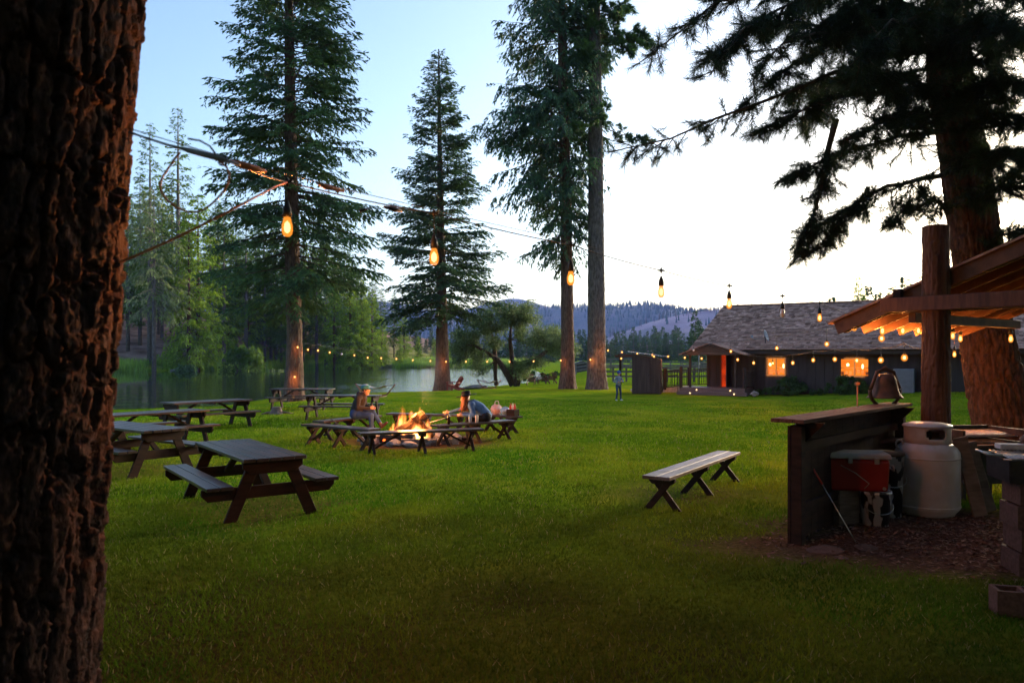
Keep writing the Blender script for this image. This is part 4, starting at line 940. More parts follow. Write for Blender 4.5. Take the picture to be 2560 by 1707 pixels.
# ---------------------------------------------------------------- string lights
def bulb_glass(s=1.0): return [(1e-4,-.098*s),(.012*s,-.096*s),(.021*s,-.086*s),(.0255*s,-.068*s),(.024*s,-.045*s),(.018*s,-.022*s),(.0135*s,-.004*s)]
GLASS = MB().lathe(bulb_glass(), 16).mesh('bulb', MAT['bulb_glow']); OFFG = MB().lathe(bulb_glass(), 16).mesh('bulb', MAT['bulb_off'])
FIL = MB().lathe([(1e-4,-.082),(.011,-.074),(.015,-.058),(.012,-.038),(1e-4,-.024)], 10).mesh('filament', MAT['filament'])
SOCK = MB().lathe([(.0205,-.012),(.0205,.012),(.018,.03),(.012,.045),(.006,.06),(1e-4,.066)], 12).mesh('socket', MAT['black_rubber'])
STAR = MB().lathe([(1e-4,-.028),(.008,-.012),(.012,0),(.008,.012),(1e-4,.028)], 8).box((0,0,0),(.05,.012,.012)).mesh('hook', MAT['black_rubber'])
FARG = MB().ellipsoid((0,0,-.06), (.062,.062,.072), 10, 7).mesh('bulb', MAT['bulb_far']); FARO = MB().ellipsoid((0,0,-.06), (.05,.05,.065), 10, 7).mesh('bulb', MAT['bulb_off'])
FSOCK = MB().lathe([(.024,0),(.024,.03),(.012,.06),(1e-4,.065)], 8).mesh('socket', MAT['black_rubber']); FCORE = MB().ellipsoid((0,0,-.06), (.028,.028,.034), 8, 6).mesh('filament', MAT['bulb_core'])
LD = {}
def lamp(W_, size=.03):
    if W_ not in LD:
        d = bpy.data.lights.new('bulb_light', 'POINT'); d.energy = W_; d.color = (1,.30,.055); d.shadow_soft_size = size; LD[W_] = d
    return LD[W_]
def hang_bulb(st, p, near, watts, lit=True, drop=.0):
    p = Vector(p)
    b = obj('bulb', (GLASS if lit else OFFG) if near else (FARG if lit else FARO), st, p)
    if near:
        obj('socket', SOCK, b, (0,0,.004))
        if lit: obj('filament', FIL, b)
        if drop: MB().tube([(0,0,.065),(0,0,drop)], .0022, 5).build('drop_wire', MAT['cord'], b); obj('hook', STAR, b, (0,0,drop))
    else: obj('socket', FSOCK, b); obj('filament', FCORE, b) if lit else None
    if lit and watts:
        l = bpy.data.objects.new('bulb_light', lamp(watts)); l.location = (0,0,-.125 if near else -.16); link(l, b)
def sag_path(pts, sag, n=8):
    out = []
    for a, b in zip(pts[:-1], pts[1:]):
        a, b = Vector(a), Vector(b)
        for k in range(n): q = k/n; out.append(a.lerp(b, q)-Vector((0,0,sag*4*q*(1-q)))); 
    out.append(Vector(pts[-1])); return out
# nearest string: from the left trunk to the shelter eave
st = thing('light_string', 'near string of large hanging bulbs from the great left trunk to the shelter eave', 'string lights')
NB = [(718,565,4.2,455,True),(1085,640,4.9,533,True),(1427,694,5.9,612,True),(1653,728,6.9,676,True),(1823,758,8.2,714,True),(1956,782,9.4,740,False),(2049,793,10.4,757,True)]
wire = [at(325,330,3.1), at(560,395,3.05)]
for px, py, D, wy, lit in NB:
    top = at(px, wy, D); wire.append(top); bp = at(px, py, D); bp.z += .05*1.15; hang_bulb(st, bp, True, 16 if D < 4.5 else 2.5, lit, drop=(top.z-bp.z)/1.2)
wire.append(at(2136, 790, 11.4))
for o in st.children:
    if o.name.startswith('bulb'): o.scale = (1.2,1.2,1.2)
MB().tube(sag_path(wire, .012), .0042, 6).build('cord', MAT['cord'], st)
MB().tube(sag_path([at(325,322,3.1), at(700,430,3.4), at(1000,505,4.3), at(1370,590,5.7), at(1660,662,7.1), at(1960,738,9.6)], .004, 4), .0022, 5).build('support_wire', MAT['cord'], st)
# tackle on that string beside the trunk
tk = thing('cable_tackle', 'turnbuckle rod, ring and hanging loop of orange cable tied beside the left trunk', 'cable')
MB().tube([at(325,332,3.0), at(420,362,2.95), at(450,370,2.95), at(475,377,2.95), at(560,400,2.95), at(566,402,2.95), at(600,412,2.95)], [.004,.004,.006,.011,.011,.006,.004], 10).build('turnbuckle', MAT['steel'], tk)
c = at(487, 452, 2.95); MB().tube([c+Vector((.125*math.cos(a)*(1+.07*math.sin(2*a+1)), .02*math.sin(3*a), .118*math.sin(a)*(1+.06*math.cos(3*a)))) for a in [R(65-q*17) for q in range(19)]], .0042, 8).build('cable_loop', MAT['orange_cord'], tk)
MB().tube([at(470,347,2.95), at(500,352,2.95), at(525,366,2.95), at(550,400,2.95)], .004, 6).build('wire_end', MAT['cord'], tk)
c = at(557, 403, 2.95); MB().tube([c+Vector((.017*math.cos(a), 0, .017*math.sin(a))) for a in [R(q*24) for q in range(16)]], .0035, 6).build('ring', MAT['iron'], tk)
MB().tube([at(575,402,3.0), at(600,412,3.0), at(640,422,3.05), at(664,430,3.1)], [.006,.014,.012,.006], 8).build('connector', MAT['orange_cord'], tk)
MB().tube([at(790,455,3.5), at(815,468,3.55), at(860,478,3.6)], [.006,.013,.007], 8).build('connector', MAT['orange_cord'], tk)
MB().tube([at(960,517,4.0), at(985,523,4.05), at(1005,527,4.1)], [.006,.014,.006], 8).build('connector', MAT['black_rubber'], tk)
MB().tube([at(900,528,3.9), at(912,524,3.9), at(925,519,3.9)], [.009,.006,.002], 8).build('plug', MAT['black_rubber'], tk)
c = thing('power_cord', 'orange power cord rising from the left trunk to the nearest bulb', 'cord')
MB().tube([at(300,655,3.1), at(352,634,3.0), at(450,590,2.98), at(560,535,3.0), at(640,492,3.2), at(690,466,3.8), at(718,456,4.2)], .0048, 8).build('cord', MAT['orange_cord'], c)
# far strings
def far_string(label, bl, w_up, watts, lead=None, tail=None, sag=.08, rad=.010):
    st = thing('light_string', label, 'string lights'); pts = [] if lead is None else [lead]
    for q in bl:
        px, py, D = q[:3]; lit = len(q) < 4; p = at(px, py, D); p.z += .06; pts.append(p+Vector((0,0,w_up))); hang_bulb(st, p, False, watts, lit)
        MB().tube([p+Vector((0,0,.06)), p+Vector((0,0,w_up))], .006, 4).build('drop_wire', MAT['cord'], st)
    if tail is not None: pts.append(tail)
    MB().tube(sag_path(pts, sag, 4), rad, 5).build('cord', MAT['cord'], st)
def dl(x, tab_): return float(np.interp(x, [q[0] for q in tab_], [q[1] for q in tab_]))
T2 = [(744,38.0),(1076,48.9),(1115,49.2),(1402,44.9),(1476,44.3)]
far_string('low string of small bulbs along the lake shore from fir to thick pine',
  [(x, y, dl(x, T2)) for x, y in [(744,868),(770,874),(795,876),(824,881)]]+[(854,885,dl(854,T2),0)]+[(x, y, dl(x, T2)) for x, y in [(886,888),(919,894),(953,895),(991,897),(1032,900),(1076,902),(1115,904),(1165,904),(1218,904),(1274,904),(1334,903),(1402,901),(1476,899)]], .28, 2, tail=at(1491,880,44.5))
T3 = [(1520,44),(1760,36),(1844,31),(1982,25),(2142,19),(2261,14.6)]
far_string('low string of small bulbs crossing in front of the outhouse and the lodge windows',
  [(x, y, dl(x, T3)) for x, y in [(1520,876),(1553,896),(1593,884),(1635,891),(1670,891),(1712,894),(1754,896),(1844,899),(1884,907),(1932,908),(1982,907),(2033,900),(2087,898),(2142,901),(2202,900),(2261,894)]], .22, 4, lead=at(1495,868,44.6), tail=at(2318,872,12.5), sag=.04, rad=.007)
T4 = [(1555,43),(1734,37),(1827,31),(1942,25),(2067,19.5),(2204,15)]
far_string('upper string of bulbs from the thick pine past the lodge eave to the shelter',
  [(1555,880,43),(1631,887,40.5),(1734,875,37,0)]+[(x, y, dl(x, T4)) for x, y in [(1827,878),(1942,870),(2067,860),(2204,846)]], .35, 5, lead=at(1500,850,44.5), tail=at(2300,810,12.6), sag=.03, rad=.007)
one = thing('light_bulb', 'single glowing bulb low on the lakeside fir trunk', 'light bulb'); hang_bulb(one, at(737,939,37.9), False, 4)
MB().tube([at(737,936,37.9)+Vector((0,0,.05)), at(739,885,38.0)], .008, 5).build('cord', MAT['cord'], one)
# ---------------------------------------------------------------- lodge
LA = R(32); dv = Vector((math.cos(LA), -math.sin(LA), 0)); nb = Vector((math.sin(LA), math.cos(LA), 0))   # along the front, into the building
L0 = Vector((10.25, 40.0, 0)); L0.z = g1(10.25, 40.0)
lod = thing('lodge', 'long dark brown wooden lodge with shake roof, lit windows and open red lit door', 'building', L0, -LA)
# local axes: x along the front to the right, y into the building, z up
LEN, DEP, EV, RZ = 30.0, 11.0, 2.42, 4.75
def lb(c, s, name, m, parent=lod, bevel=0): return MB().box(c, s).build(name, MAT[m], parent, bevel)
doorx = (.70, 1.18); win = [(3.08, 3.98), (6.5, 7.8)]; WZ0, WZ1 = .96, 1.84
segs = [0, doorx[0], doorx[1], win[0][0], win[0][1], win[1][0], win[1][1], LEN]
wallmb = MB()
for i in range(0, 8, 2): wallmb.box(((segs[i]+segs[i+1])/2, .075, EV/2), (segs[i+1]-segs[i], .15, EV))
wallmb.box(((doorx[0]+doorx[1])/2, .075, (2.05+EV)/2), (doorx[1]-doorx[0], .15, EV-2.05))
for a, b_ in win:
    wallmb.box(((a+b_)/2, .075, WZ0/2), (b_-a, .15, WZ0)); wallmb.box(((a+b_)/2, .075, (WZ1+EV)/2), (b_-a, .15, EV-WZ1))
wallmb.box((.075, DEP/2, EV/2), (.15, DEP-.3, EV)); wallmb.box((LEN/2, DEP-.075, EV/2), (LEN, .15, EV))
wallmb.prism([(-DEP/2, EV), (DEP/2, EV), (0, RZ-.1)], .15, Matrix.Translation((.075, DEP/2, 0)) @ Matrix.Rotation(R(90), 4, 'Z'))
wallmb.build('wall', MAT['lodge_wall'], lod)
bat = MB().box((0, -.012, EV/2), (.045, .024, EV-.02)).mesh('batten', MAT['lodge_wall'])
for i in range(58):
    x = .12+i*.405
    if any(a-.05 < x < b_+.05 for a, b_ in win+[doorx]): continue
    obj('batten', bat, lod, (x, 0, 0))
for k, (a, b_) in enumerate(win):
    wn = lb(((a+b_)/2, .11, (WZ0+WZ1)/2), (b_-a-.06, .01, WZ1-WZ0-.06), 'window', 'window_glow')
    fr = MB(); z0, z1 = WZ0, WZ1
    for xx in (a+.025, b_-.025, (a+b_)/2): fr.box((xx, .045, (z0+z1)/2), (.05, .07, z1-z0-.1))
    for zz in (z0+.025, z1-.025): fr.box(((a+b_)/2, .045, zz), (b_-a, .07, .05))
    fr.build('frame', MAT['trim_dark'], wn)
    cu = MB()
    rw = random.Random(k+3)
    for j in range(7): cu.box((a+.12+(b_-a-.24)*j/6, .085, z0+.08+rw.uniform(.05,.2)), (.12, .02, rw.uniform(.12,.4)))
    cu.box(((a+b_)/2, .088, z0+.42), (b_-a-.1, .015, .03)); cu.build('shelf', MAT['rafter_wood'], wn)
    lamp_ = MB().ellipsoid(((a+b_)/2-.3, .08, z1-.32), (.07,.02,.08)).ellipsoid(((a+b_)/2+.35, .08, z1-.4), (.05,.02,.12)); lamp_.build('interior_lamp', MAT['lamp_glow'], wn)
    l = bpy.data.objects.new('window_light', bpy.data.lights.new('window_light', 'AREA')); l.data.energy = 5; l.data.color = (1,.4,.1); l.data.size = .9
    l.location = ((a+b_)/2, -.03, 1.4); l.rotation_euler = (R(90), 0, 0); link(l, wn)
dr = lb((.94, .12, 1.02), (.48, .01, 2.04), 'doorway', 'door_glow')
MB().box((.73,.05,1.03),(.06,.09,2.06)).box((1.15,.05,1.03),(.06,.09,2.06)).box((.94,.05,2.09),(.52,.09,.06)).build('frame', MAT['red_wood'], dr)
MB().box((1.23, -.36, 1.05), (.04,.68,2.0)).build('door', MAT['trim_dark'], lod); MB().ellipsoid((1.19,-.62,1.0),(.03,.03,.03)).build('handle', MAT['steel'], dr)
MB().box((1.08,.10,1.1),(.10,.01,1.5)).build('coat', MAT['cap_white'], dr)
# roof
pit = math.atan2(RZ-EV, DEP/2); OV = .65; SL = (DEP/2+OV)/math.cos(pit)
def roof_pt(x, s, up=0):   # s metres up the front slope from the eave
    return Vector((x, -OV+s*math.cos(pit)-up*math.sin(pit), EV-OV*math.tan(pit)+.10+s*math.sin(pit)+up*math.cos(pit)))
rf = MB(); X0, X1 = -.75, LEN
rf.add([roof_pt(X0,0), roof_pt(X1,0), roof_pt(X1,SL), roof_pt(X0,SL), roof_pt(X0,0,-.10), roof_pt(X1,0,-.10), roof_pt(X1,SL,-.10), roof_pt(X0,SL,-.10)], [(0,1,2,3),(7,6,5,4),(0,4,5,1),(2,6,7,3),(0,3,7,4),(1,5,6,2)])
b0 = roof_pt(X0,SL); b1_ = roof_pt(X1,SL); e0 = Vector((X0, DEP+OV, EV-.2)); e1 = Vector((X1, DEP+OV, EV-.2)); rf.add([b0+Vector((0,.002,0)), b1_+Vector((0,.002,0)), e1, e0], [(0,1,2,3)])
roof = rf.build('roof', MAT['trim_dark'], lod)
shm = [MB().box((0, .16, 0), (w_, .42, .024), Matrix.Rotation(R(-3.5), 3, 'X')).mesh('shake', MAT['shake']) for w_ in (.15,.19,.23,.27,.33)]; shw = (.15,.19,.23,.27,.33)
rs = random.Random(21); n_sh = 0; rest = []; rows_ = int(SL/.20); Msl = Matrix.Rotation(pit, 4, 'X')
for row in range(rows_):
    x = X0+.02
    while x < 17:
        k = rs.randrange(5); w_ = shw[k]; p = roof_pt(x+w_/2, row*.20-.03, .034+rs.uniform(0,.02)); rot = (pit, rs.uniform(-.03,.03), rs.uniform(-.03,.03)); sy = rs.uniform(.92, 1.1)
        if n_sh < 300 and x > 0 and x < 12 and row%5 in (0, 2) : obj('shake', shm[k], roof, p, rot, (1, sy, 1)); n_sh += 1
        else: rest.append((p, rot, k, sy))
        x += w_+rs.uniform(.006, .02)
mb = MB()
for p, rot, k, sy in rest:
    M3 = Matrix.LocRotScale(p, __import__('mathutils').Euler(rot), Vector((1, sy, 1))); w_ = shw[k]/2; c_, s_ = math.cos(R(-3.5)), math.sin(R(-3.5))
    vs = [M3 @ Vector((sx*w_, .16+sy_*.21*c_-sz*.012*s_, sy_*.21*s_+sz*.012*c_)) for sz in (-1,1) for sy_ in (-1,1) for sx in (-1,1)]
    mb.add(vs, [(4,5,7,6),(0,1,5,4),(0,4,6,2),(1,3,7,5)])
o = mb.build('shakes', MAT['shake'], roof); o['kind'] = 'stuff'
MB().beam(roof_pt(X0,SL,.06), roof_pt(17,SL,.06), .30, .05).build('ridge_cap', MAT['shake'], roof)
MB().box(((X0+X1)/2, -OV+.01, EV-OV*math.tan(pit)-.03), (X1-X0, .04, .16)).build('fascia', MAT['trim_dark'], lod)
# satellite dish
ds = thing('satellite_dish', 'grey oval satellite dish on an arm on the lodge roof', 'satellite dish', lod.matrix_basis @ roof_pt(3.0, .75), -LA)
MB().lathe([(1e-4,.0),(.12,.012),(.22,.04),(.30,.085),(.30,.092),(.22,.052),(1e-4,.014)], 18, (0,-.1,.42), M=Matrix.Rotation(R(72),3,'Y')).build('dish', MAT['dish_grey'], ds)
MB().tube([(0,0,-.1),(0,0,.25),(-.02,-.08,.4)], .022, 8).build('mast', MAT['iron'], ds); MB().tube([(0,-.1,.25),(-.5,-.15,.25),(-.62,-.15,.36)], .014, 6).build('arm', MAT['dish_grey'], ds)
MB().box((-.63,-.15,.40),(.10,.07,.12)).build('receiver', MAT['dish_grey'], ds)
# porch
po = thing('porch', 'small gabled porch with posts and deck at the lodge door', 'porch', L0, -LA)
MB().box((.85,-.98,.17),(3.3,1.94,.30)).build('deck', MAT['deck'], po); MB().box((.95,-2.15,.08),(3.5,.42,.16)).build('step', MAT['deck'], po)
for i in range(9): MB().box((.85,-.14-.21*i,.335),(3.28,.198,.03)).build('deck_board', MAT['deck'], po)
for x, y in [(-.35,-1.6),(1.95,-1.6)]: MB().box((x,y,1.2),(.10,.10,1.72)).build('post', MAT['trim_dark'], po)
pr = MB()
for s in (-1, 1):
    pr.add([Vector((0.85+s*1.45,-2.15,1.98)), Vector((0.85,-2.15,2.50)), Vector((0.85,.05,2.50)), Vector((0.85+s*1.45,.05,1.98)), Vector((0.85+s*1.45,-2.15,2.05)), Vector((0.85,-2.15,2.57)), Vector((0.85,.05,2.57)), Vector((0.85+s*1.45,.05,2.05))],
           [(0,1,2,3),(7,6,5,4),(0,4,5,1),(1,5,6,2),(2,6,7,3),(3,7,4,0)])
pr.build('porch_roof', MAT['trim_dark'], po)
for s in (-1, 1):
    for row in range(7):
        for j in range(8):
            q = row/7.0; MB().box((0.85+s*(1.47-1.4*q), -2.05+j*.27, 2.075+.50*q), (.34,.25,.02), Matrix.Rotation(s*R(20),3,'Y')).build('shake', MAT['shake'], po)
MB().prism([(-1.37,1.98),(1.37,1.98),(0,2.47)], .05, Matrix.Translation((.85,-2.08,0))).build('gable_board', MAT['trim_dark'], po)
for x in (-.1, 2.1):
    l = MB().ellipsoid((x,-2.375,.09),(.035,.02,.03)).build('step_light', MAT['lamp_glow'], po)
for x in (0.1, 1.8): MB().ellipsoid((x,-1.96,.24),(.035,.02,.03)).build('step_light', MAT['lamp_glow'], po)
def railing(name, label, pts, h, parentless=True):
    t = thing(name, label, 'railing')
    for a, b in zip(pts[:-1], pts[1:]):
        a, b = Vector(a), Vector(b); MB().beam(a+Vector((0,0,h)), b+Vector((0,0,h)), .09, .05).build('rail', MAT['trim_dark'], t); MB().beam(a+Vector((0,0,.12)), b+Vector((0,0,.12)), .05, .05).build('rail', MAT['trim_dark'], t)
        n = max(2, int((b-a).length/.16))
        for i in range(1, n): q = a.lerp(b, i/n); MB().box(q+Vector((0,0,h/2+.05)), (.025,.025,h-.12)).build('baluster', MAT['iron'], t)
    for p in pts: MB().box(Vector(p)+Vector((0,0,h/2+.08)), (.14,.14,h+.16)).build('post', MAT['trim_dark'], t)
W2 = lambda x, y, z=0: lod.matrix_basis @ Vector((x, y, z))
def g0(px, D, dz=0): return on(px, D, dz)
railing('railing', 'dark railing with thin balusters at the left end of the lodge deck', [W2(-.75,-1.85,.3), W2(-1.6,-1.9,.2), W2(-2.6,-1.3,.1)], .95)
railing('railing', 'short dark railing right of the lodge door', [W2(2.45,-1.8,.3), W2(2.5,-.3,.3)], .9)
railing('railing', 'far railing of the ramp behind the lodge deck', [W2(-.3,1.6,.3), W2(-1.8,2.4,.2), W2(-3.4,3.0,.1)], .95)
o = MB().prism([(-1.6,0),(1.6,0),(1.6,.34),(-1.6,.12)], 1.3, Matrix.Translation(W2(-2.6,.4,0)) @ Matrix.Rotation(-LA,4,'Z')).build('ramp', MAT['concrete']); tag(o, 'pale concrete ramp up to the lodge deck beside the outhouse', 'ramp')
t = thing('handrail', 'low metal handrail along the concrete ramp', 'railing')
for i in range(4): p = W2(-4.0+i*.85,-.35,0); MB().tube([p, p+Vector((0,0,.75+.06*i))], .02, 6).build('post', MAT['iron'], t)
MB().tube([W2(-4.0,-.35,.75), W2(-1.45,-.35,.93)], .022, 6).build('rail', MAT['iron'], t)
# wing at the far right
wg = thing('lodge_wing', 'small dark wing with shake roof seen right of the leaning pine trunk', 'building', (18.2, 24.5, .25), -LA)
MB().box((3,3,1.15),(6,6,2.3)).build('wall', MAT['lodge_wall'], wg)
wr = MB().add([Vector((-.5,-.5,2.25)), Vector((6.5,-.5,2.25)), Vector((3,3,3.7)), Vector((-.5,6.5,2.25)), Vector((6.5,6.5,2.25))], [(0,1,2),(1,4,2),(4,3,2),(3,0,2),(0,3,4,1)]).build('roof', MAT['shake'], wg)
for row in range(9):
    for j in range(11):
        q = row/9.5; hw = 3.45*(1-q); x = 3-hw+(2*hw)*j/10.5
        MB().box((x+.2, -.45+3.45*q, 2.30+1.45*q), (.42*(1-q)+.08, .45, .025), Matrix.Rotation(R(20),3,'X')).build('shake', MAT['shake'], wr)
# bushes by the wall
bushy('bush', 'round clipped dark green bush under the small lit window of the lodge', W2(4.3,-.85,0), (2.0,1.1,1.0), 34, 5200, 'bush_leaf', 11, (.06,.13), (.03,.06))
bushy('bush', 'dark green bush under the wide lit window of the lodge', W2(6.95,-.85,0.1), (1.9,1.1,1.0), 34, 5200, 'bush_leaf', 12, (.06,.13), (.03,.06))
for i, (lx, s_) in enumerate([(2.9,.4),(3.2,.35),(5.5,.35),(5.8,.4),(8.2,.35),(8.5,.4)]):
    bushy('flower_clump', 'low leafy plant at the lodge wall foot, %s from the porch' % ('nearest','second','third','fourth','fifth','sixth')[i], W2(lx,-.75,0.02), (s_*1.5,s_,s_), 8, 260, 'bush_leaf', 20+i, (.07,.14), (.03,.06), cat='plant', group='plants at the lodge wall')
cb = thing('utility_cabinet', 'grey blue metal utility cabinet against the lodge wall right of the bell', 'cabinet', W2(9.3,-.5,.12), -LA)
MB().box((0,0,.62),(.85,.5,1.24)).build('body', MAT['cabinet'], cb, .02)
for i in range(9): MB().box((-.36+.09*i,-.257,.62),(.04,.014,1.1)).build('louvre', MAT['cabinet'], cb)
o = obj('boulder', RM[1], None, W2(2.95,-1.9,.1), (0,0,1), (1.1,1.0,1.2)); tag(o, 'brown boulder at the right end of the porch steps', 'boulder')
# outhouse
sh = thing('outhouse', 'narrow dark board outhouse with slanting tin roof left of the lodge', 'outhouse', on(1618, 39.5), R(-14))
wl = MB().prism([(-.72,0),(.72,0),(.72,1.78),(-.72,2.05)], 1.5, Matrix.Translation((0,0,0))).build('wall', MAT['shed_wall'], sh)
for i in range(9): MB().prism([(-.725+.161*i+.006,.02),(-.725+.161*(i+1)-.006,.02),(-.725+.161*(i+1)-.006,2.04-.19*(i+1)/9*1.42),(-.725+.161*i+.006,2.04-.19*i/9*1.42)], .02, Matrix.Translation((0,-.762,0))).build('board', MAT['shed_wall'], sh)
for i in range(9): MB().box((.732,-.74+.161*(i+.5),.88),(.02,.149,1.74)).build('board', MAT['shed_wall'], sh)
MB().box((-.15,-.785,.93),(.68,.02,1.7)).build('door', MAT['shed_wall'], sh); MB().box((.14,-.80,.95),(.03,.03,.14)).build('handle', MAT['iron'], sh)
rr2 = MB(); 
for i in range(15):
    x0 = -.95+i*.135; z0 = 2.13-.19*(x0+.72)/1.44
    rr2.box((x0+.034,0,z0),(.068,1.9,.014),Matrix.Rotation(R(7.5)+R(14),3,'Y')).box((x0+.10,0,z0-.01),(.068,1.9,.014),Matrix.Rotation(R(7.5)-R(14),3,'Y'))
rr2.build('roof', MAT['tin'], sh)
# fences and gate arch in the far paddock
def rail_fence(label, p0, p1, n, h=1.15, rails=(.4,.75,1.08)):
    t = thing('rail_fence', label, 'fence'); p0, p1 = Vector(p0), Vector(p1)
    for i in range(n+1):
        p = p0.lerp(p1, i/n); p.z = g1(p.x, p.y); MB().box(p+Vector((0,0,h/2)), (.13,.13,h+.05)).build('post', MAT['fence_wood'], t)
        if i:
            for q in rails: MB().beam(Vector((lp.x, lp.y-.08, lp.z+q)), Vector((p.x, p.y-.08, p.z+q)), .05, .13).build('rail', MAT['fence_wood'], t)
        lp = p
rail_fence('weathered rail fence behind the outhouse and the lodge deck', (gxp(1500,58),58,0), (gxp(1770,56),56,0), 8)
rail_fence('second rail fence farther out across the meadow', (gxp(1440,78),78,0), (gxp(1800,74),74,0), 12)
rail_fence('third rail fence along the far side of the paddock', (gxp(1480,105),105,0), (gxp(1830,100),100,0), 14)
ga = thing('gate_arch', 'wooden gate posts with pale cross beam left of the outhouse', 'gate', on(1566, 52), 0)
for x in (-.42, .55): MB().box((x,0,.95),(.15,.15,1.9)).build('post', MAT['dark_wood'], ga)
MB().box((.05,0,1.95),(1.7,.12,.14)).build('cross_beam', MAT['cap_wood'], ga); MB().box((.05,-.09,1.98),(1.3,.03,.2)).build('sign_board', MAT['cap_wood'], ga)
fp = thing('flag_pole', 'thin pale pole standing between outhouse and lodge', 'pole', on(1747, 50), 0)
MB().tube([(0,0,0),(0,0,2.3)], .035, 8).build('pole', MAT['tin'], fp)
ls = thing('low_shed', 'low dark roofed shed far off between the two tall trunks', 'shed', on(1455, 92), 0)
MB().box((0,0,.5),(2.4,2,1.0)).build('wall', MAT['shed_wall'], ls); MB().prism([(-1.5,1.0),(1.5,1.0),(0,1.45)], 2.4, Matrix()).build('roof', MAT['trim_dark'], ls)

# ---------------------------------------------------------------- lawn chairs and hammocks
def adirondack(m):
    t = thing('garden_chair', 'x', 'chair')
    for i in range(6):
        x = (i-2.5)*.095; h = .92-abs(i-2.5)**2*.022
        MB().beam((x,.08,.30), (x*1.12,.42,h), .086, .02, up=(1,0,0)).build('back_slat', MAT[m], t, .004)
    for i in range(5): MB().box((0,-.38+.105*i,.40-.028*i),(.54,.095,.022)).build('seat_slat', MAT[m], t)
    for s in (-1,1):
        MB().box((s*.34,-.13,.56),(.13,.74,.024)).build('armrest', MAT[m], t); MB().box((s*.30,-.42,.28),(.03,.10,.55)).build('leg', MAT[m], t)
        MB().beam((s*.28,-.42,.36),(s*.28,.50,.04),.03,.12).build('leg', MAT[m], t)
    MB().box((0,.24,.52),(.70,.03,.07)).build('back_brace', MAT[m], t); MB().box((0,.36,.78),(.56,.025,.06)).build('back_brace', MAT[m], t)
    return t
ch = adirondack('chair_brown')
for i, (px, lab) in enumerate([(1327,'left one of three brown slatted garden chairs facing away beside the willow'),(1355,'middle one of three brown slatted garden chairs facing away'),(1379,'right one of three brown slatted garden chairs facing away, nearest the bare trunk')]):
    o = ch if i == 0 else copy_tree(ch); o.location = on(px, 57.5+.4*i); o.rotation_euler = (0,0,R(180+(-8,4,14)[i])); tag(o, lab, 'chair', 'garden chairs facing the lake')
o = adirondack('chair_red'); o.location = on(1139, 47.5); o.rotation_euler = (0,0,R(245)); tag(o, 'single red slatted garden chair beside the cone shaped fir trunk', 'chair')
def hammock(label, loc, rz, s=1.0):
    t = thing('hammock', label, 'hammock', loc, rz); t.scale = (s,s,s)
    arc = [(x, 0, .08+.30*abs(x/1.5)**2.0+(.75*max(0, abs(x)-1.0)**1.1 if abs(x) > 1 else 0)) for x in np.linspace(-1.75, 1.75, 23)]
    MB().tube(arc, .055, 8).build('frame', MAT['hammock_wood'], t)
    for x in (-.7, .7): MB().beam((x,-.6,.04),(x,.6,.04),.09,.06).build('foot', MAT['hammock_wood'], t)
    bed = MB(); n, m = 18, 6; vs = [(-1.05+2.1*i/n, (-.42+.84*j/m), .62+.26*(2*i/n-1)**2+.10*(2*j/m-1)**2) for i in range(n+1) for j in range(m+1)]
    bed.add(vs, [(i*(m+1)+j, i*(m+1)+j+1, (i+1)*(m+1)+j+1, (i+1)*(m+1)+j) for i in range(n) for j in range(m)], True); o = bed.build('bed', MAT['hammock_cloth'], t); sm = o.modifiers.new('thickness','SOLIDIFY'); sm.thickness = .02
    for s_ in (-1,1):
        MB().tube([(s_*1.06,-.52,.9),(s_*1.06,.52,.9)], .02, 6).build('spreader_bar', MAT['hammock_wood'], t)
        for j in range(9): MB().tube([(s_*1.06,-.46+.115*j,.9),(s_*1.72,0,arc[-1][2]-.02)], .009, 4).build('rope', MAT['rope'], t)
hammock('hammock with curved wooden stand behind the person in the dark hoodie', on(938, 37.2), R(-18), .62*1.0)
hammock('small hammock with curved wooden stand on the shore left of the willow trunk', on(1222, 51.5), R(-35), .58)
t = thing('spigot', 'thin dark water spigot post right of the willow trunks', 'spigot', on(1291, 54.5)); MB().tube([(0,0,0),(0,0,.55),(.0,-.1,.58)], .035, 7).build('pipe', MAT['iron'], t); MB().box((-.12,0,.06),(.2,.15,.12)).build('base', MAT['iron'], t)
o = obj('shore_rock', RM[2], None, on(1190, 55, .1), (0,0,.4), (3.2,2.4,2.0)); tag(o, 'low grey rock at the water edge left of the small hammock', 'rock')
o = obj('shore_rock', RM[0], None, Vector((gxp(455,126), 126, WATER_Z+.05)), (0,0,.2), (8,4,2.2)); tag(o, 'pale flat rock at the far left water edge', 'rock')
t = thing('stump', 'small pale weathered stump in the grass beside the far picnic table', 'stump', on(692, 25.6)); MB().lathe([(.30,-.02),(.22,.06),(.17,.16),(.15,.24),(1e-4,.25)], 11, smooth=False).build('wood', MAT['crate_wood'], t)
for k in range(4): MB().tube([(0,0,.06),(.3*math.cos(k*1.7),.3*math.sin(k*1.7),.04),(.55*math.cos(k*1.7+.2),.55*math.sin(k*1.7+.2),-.01)], [.07,.05,.02], 6).build('root', MAT['crate_wood'], t)
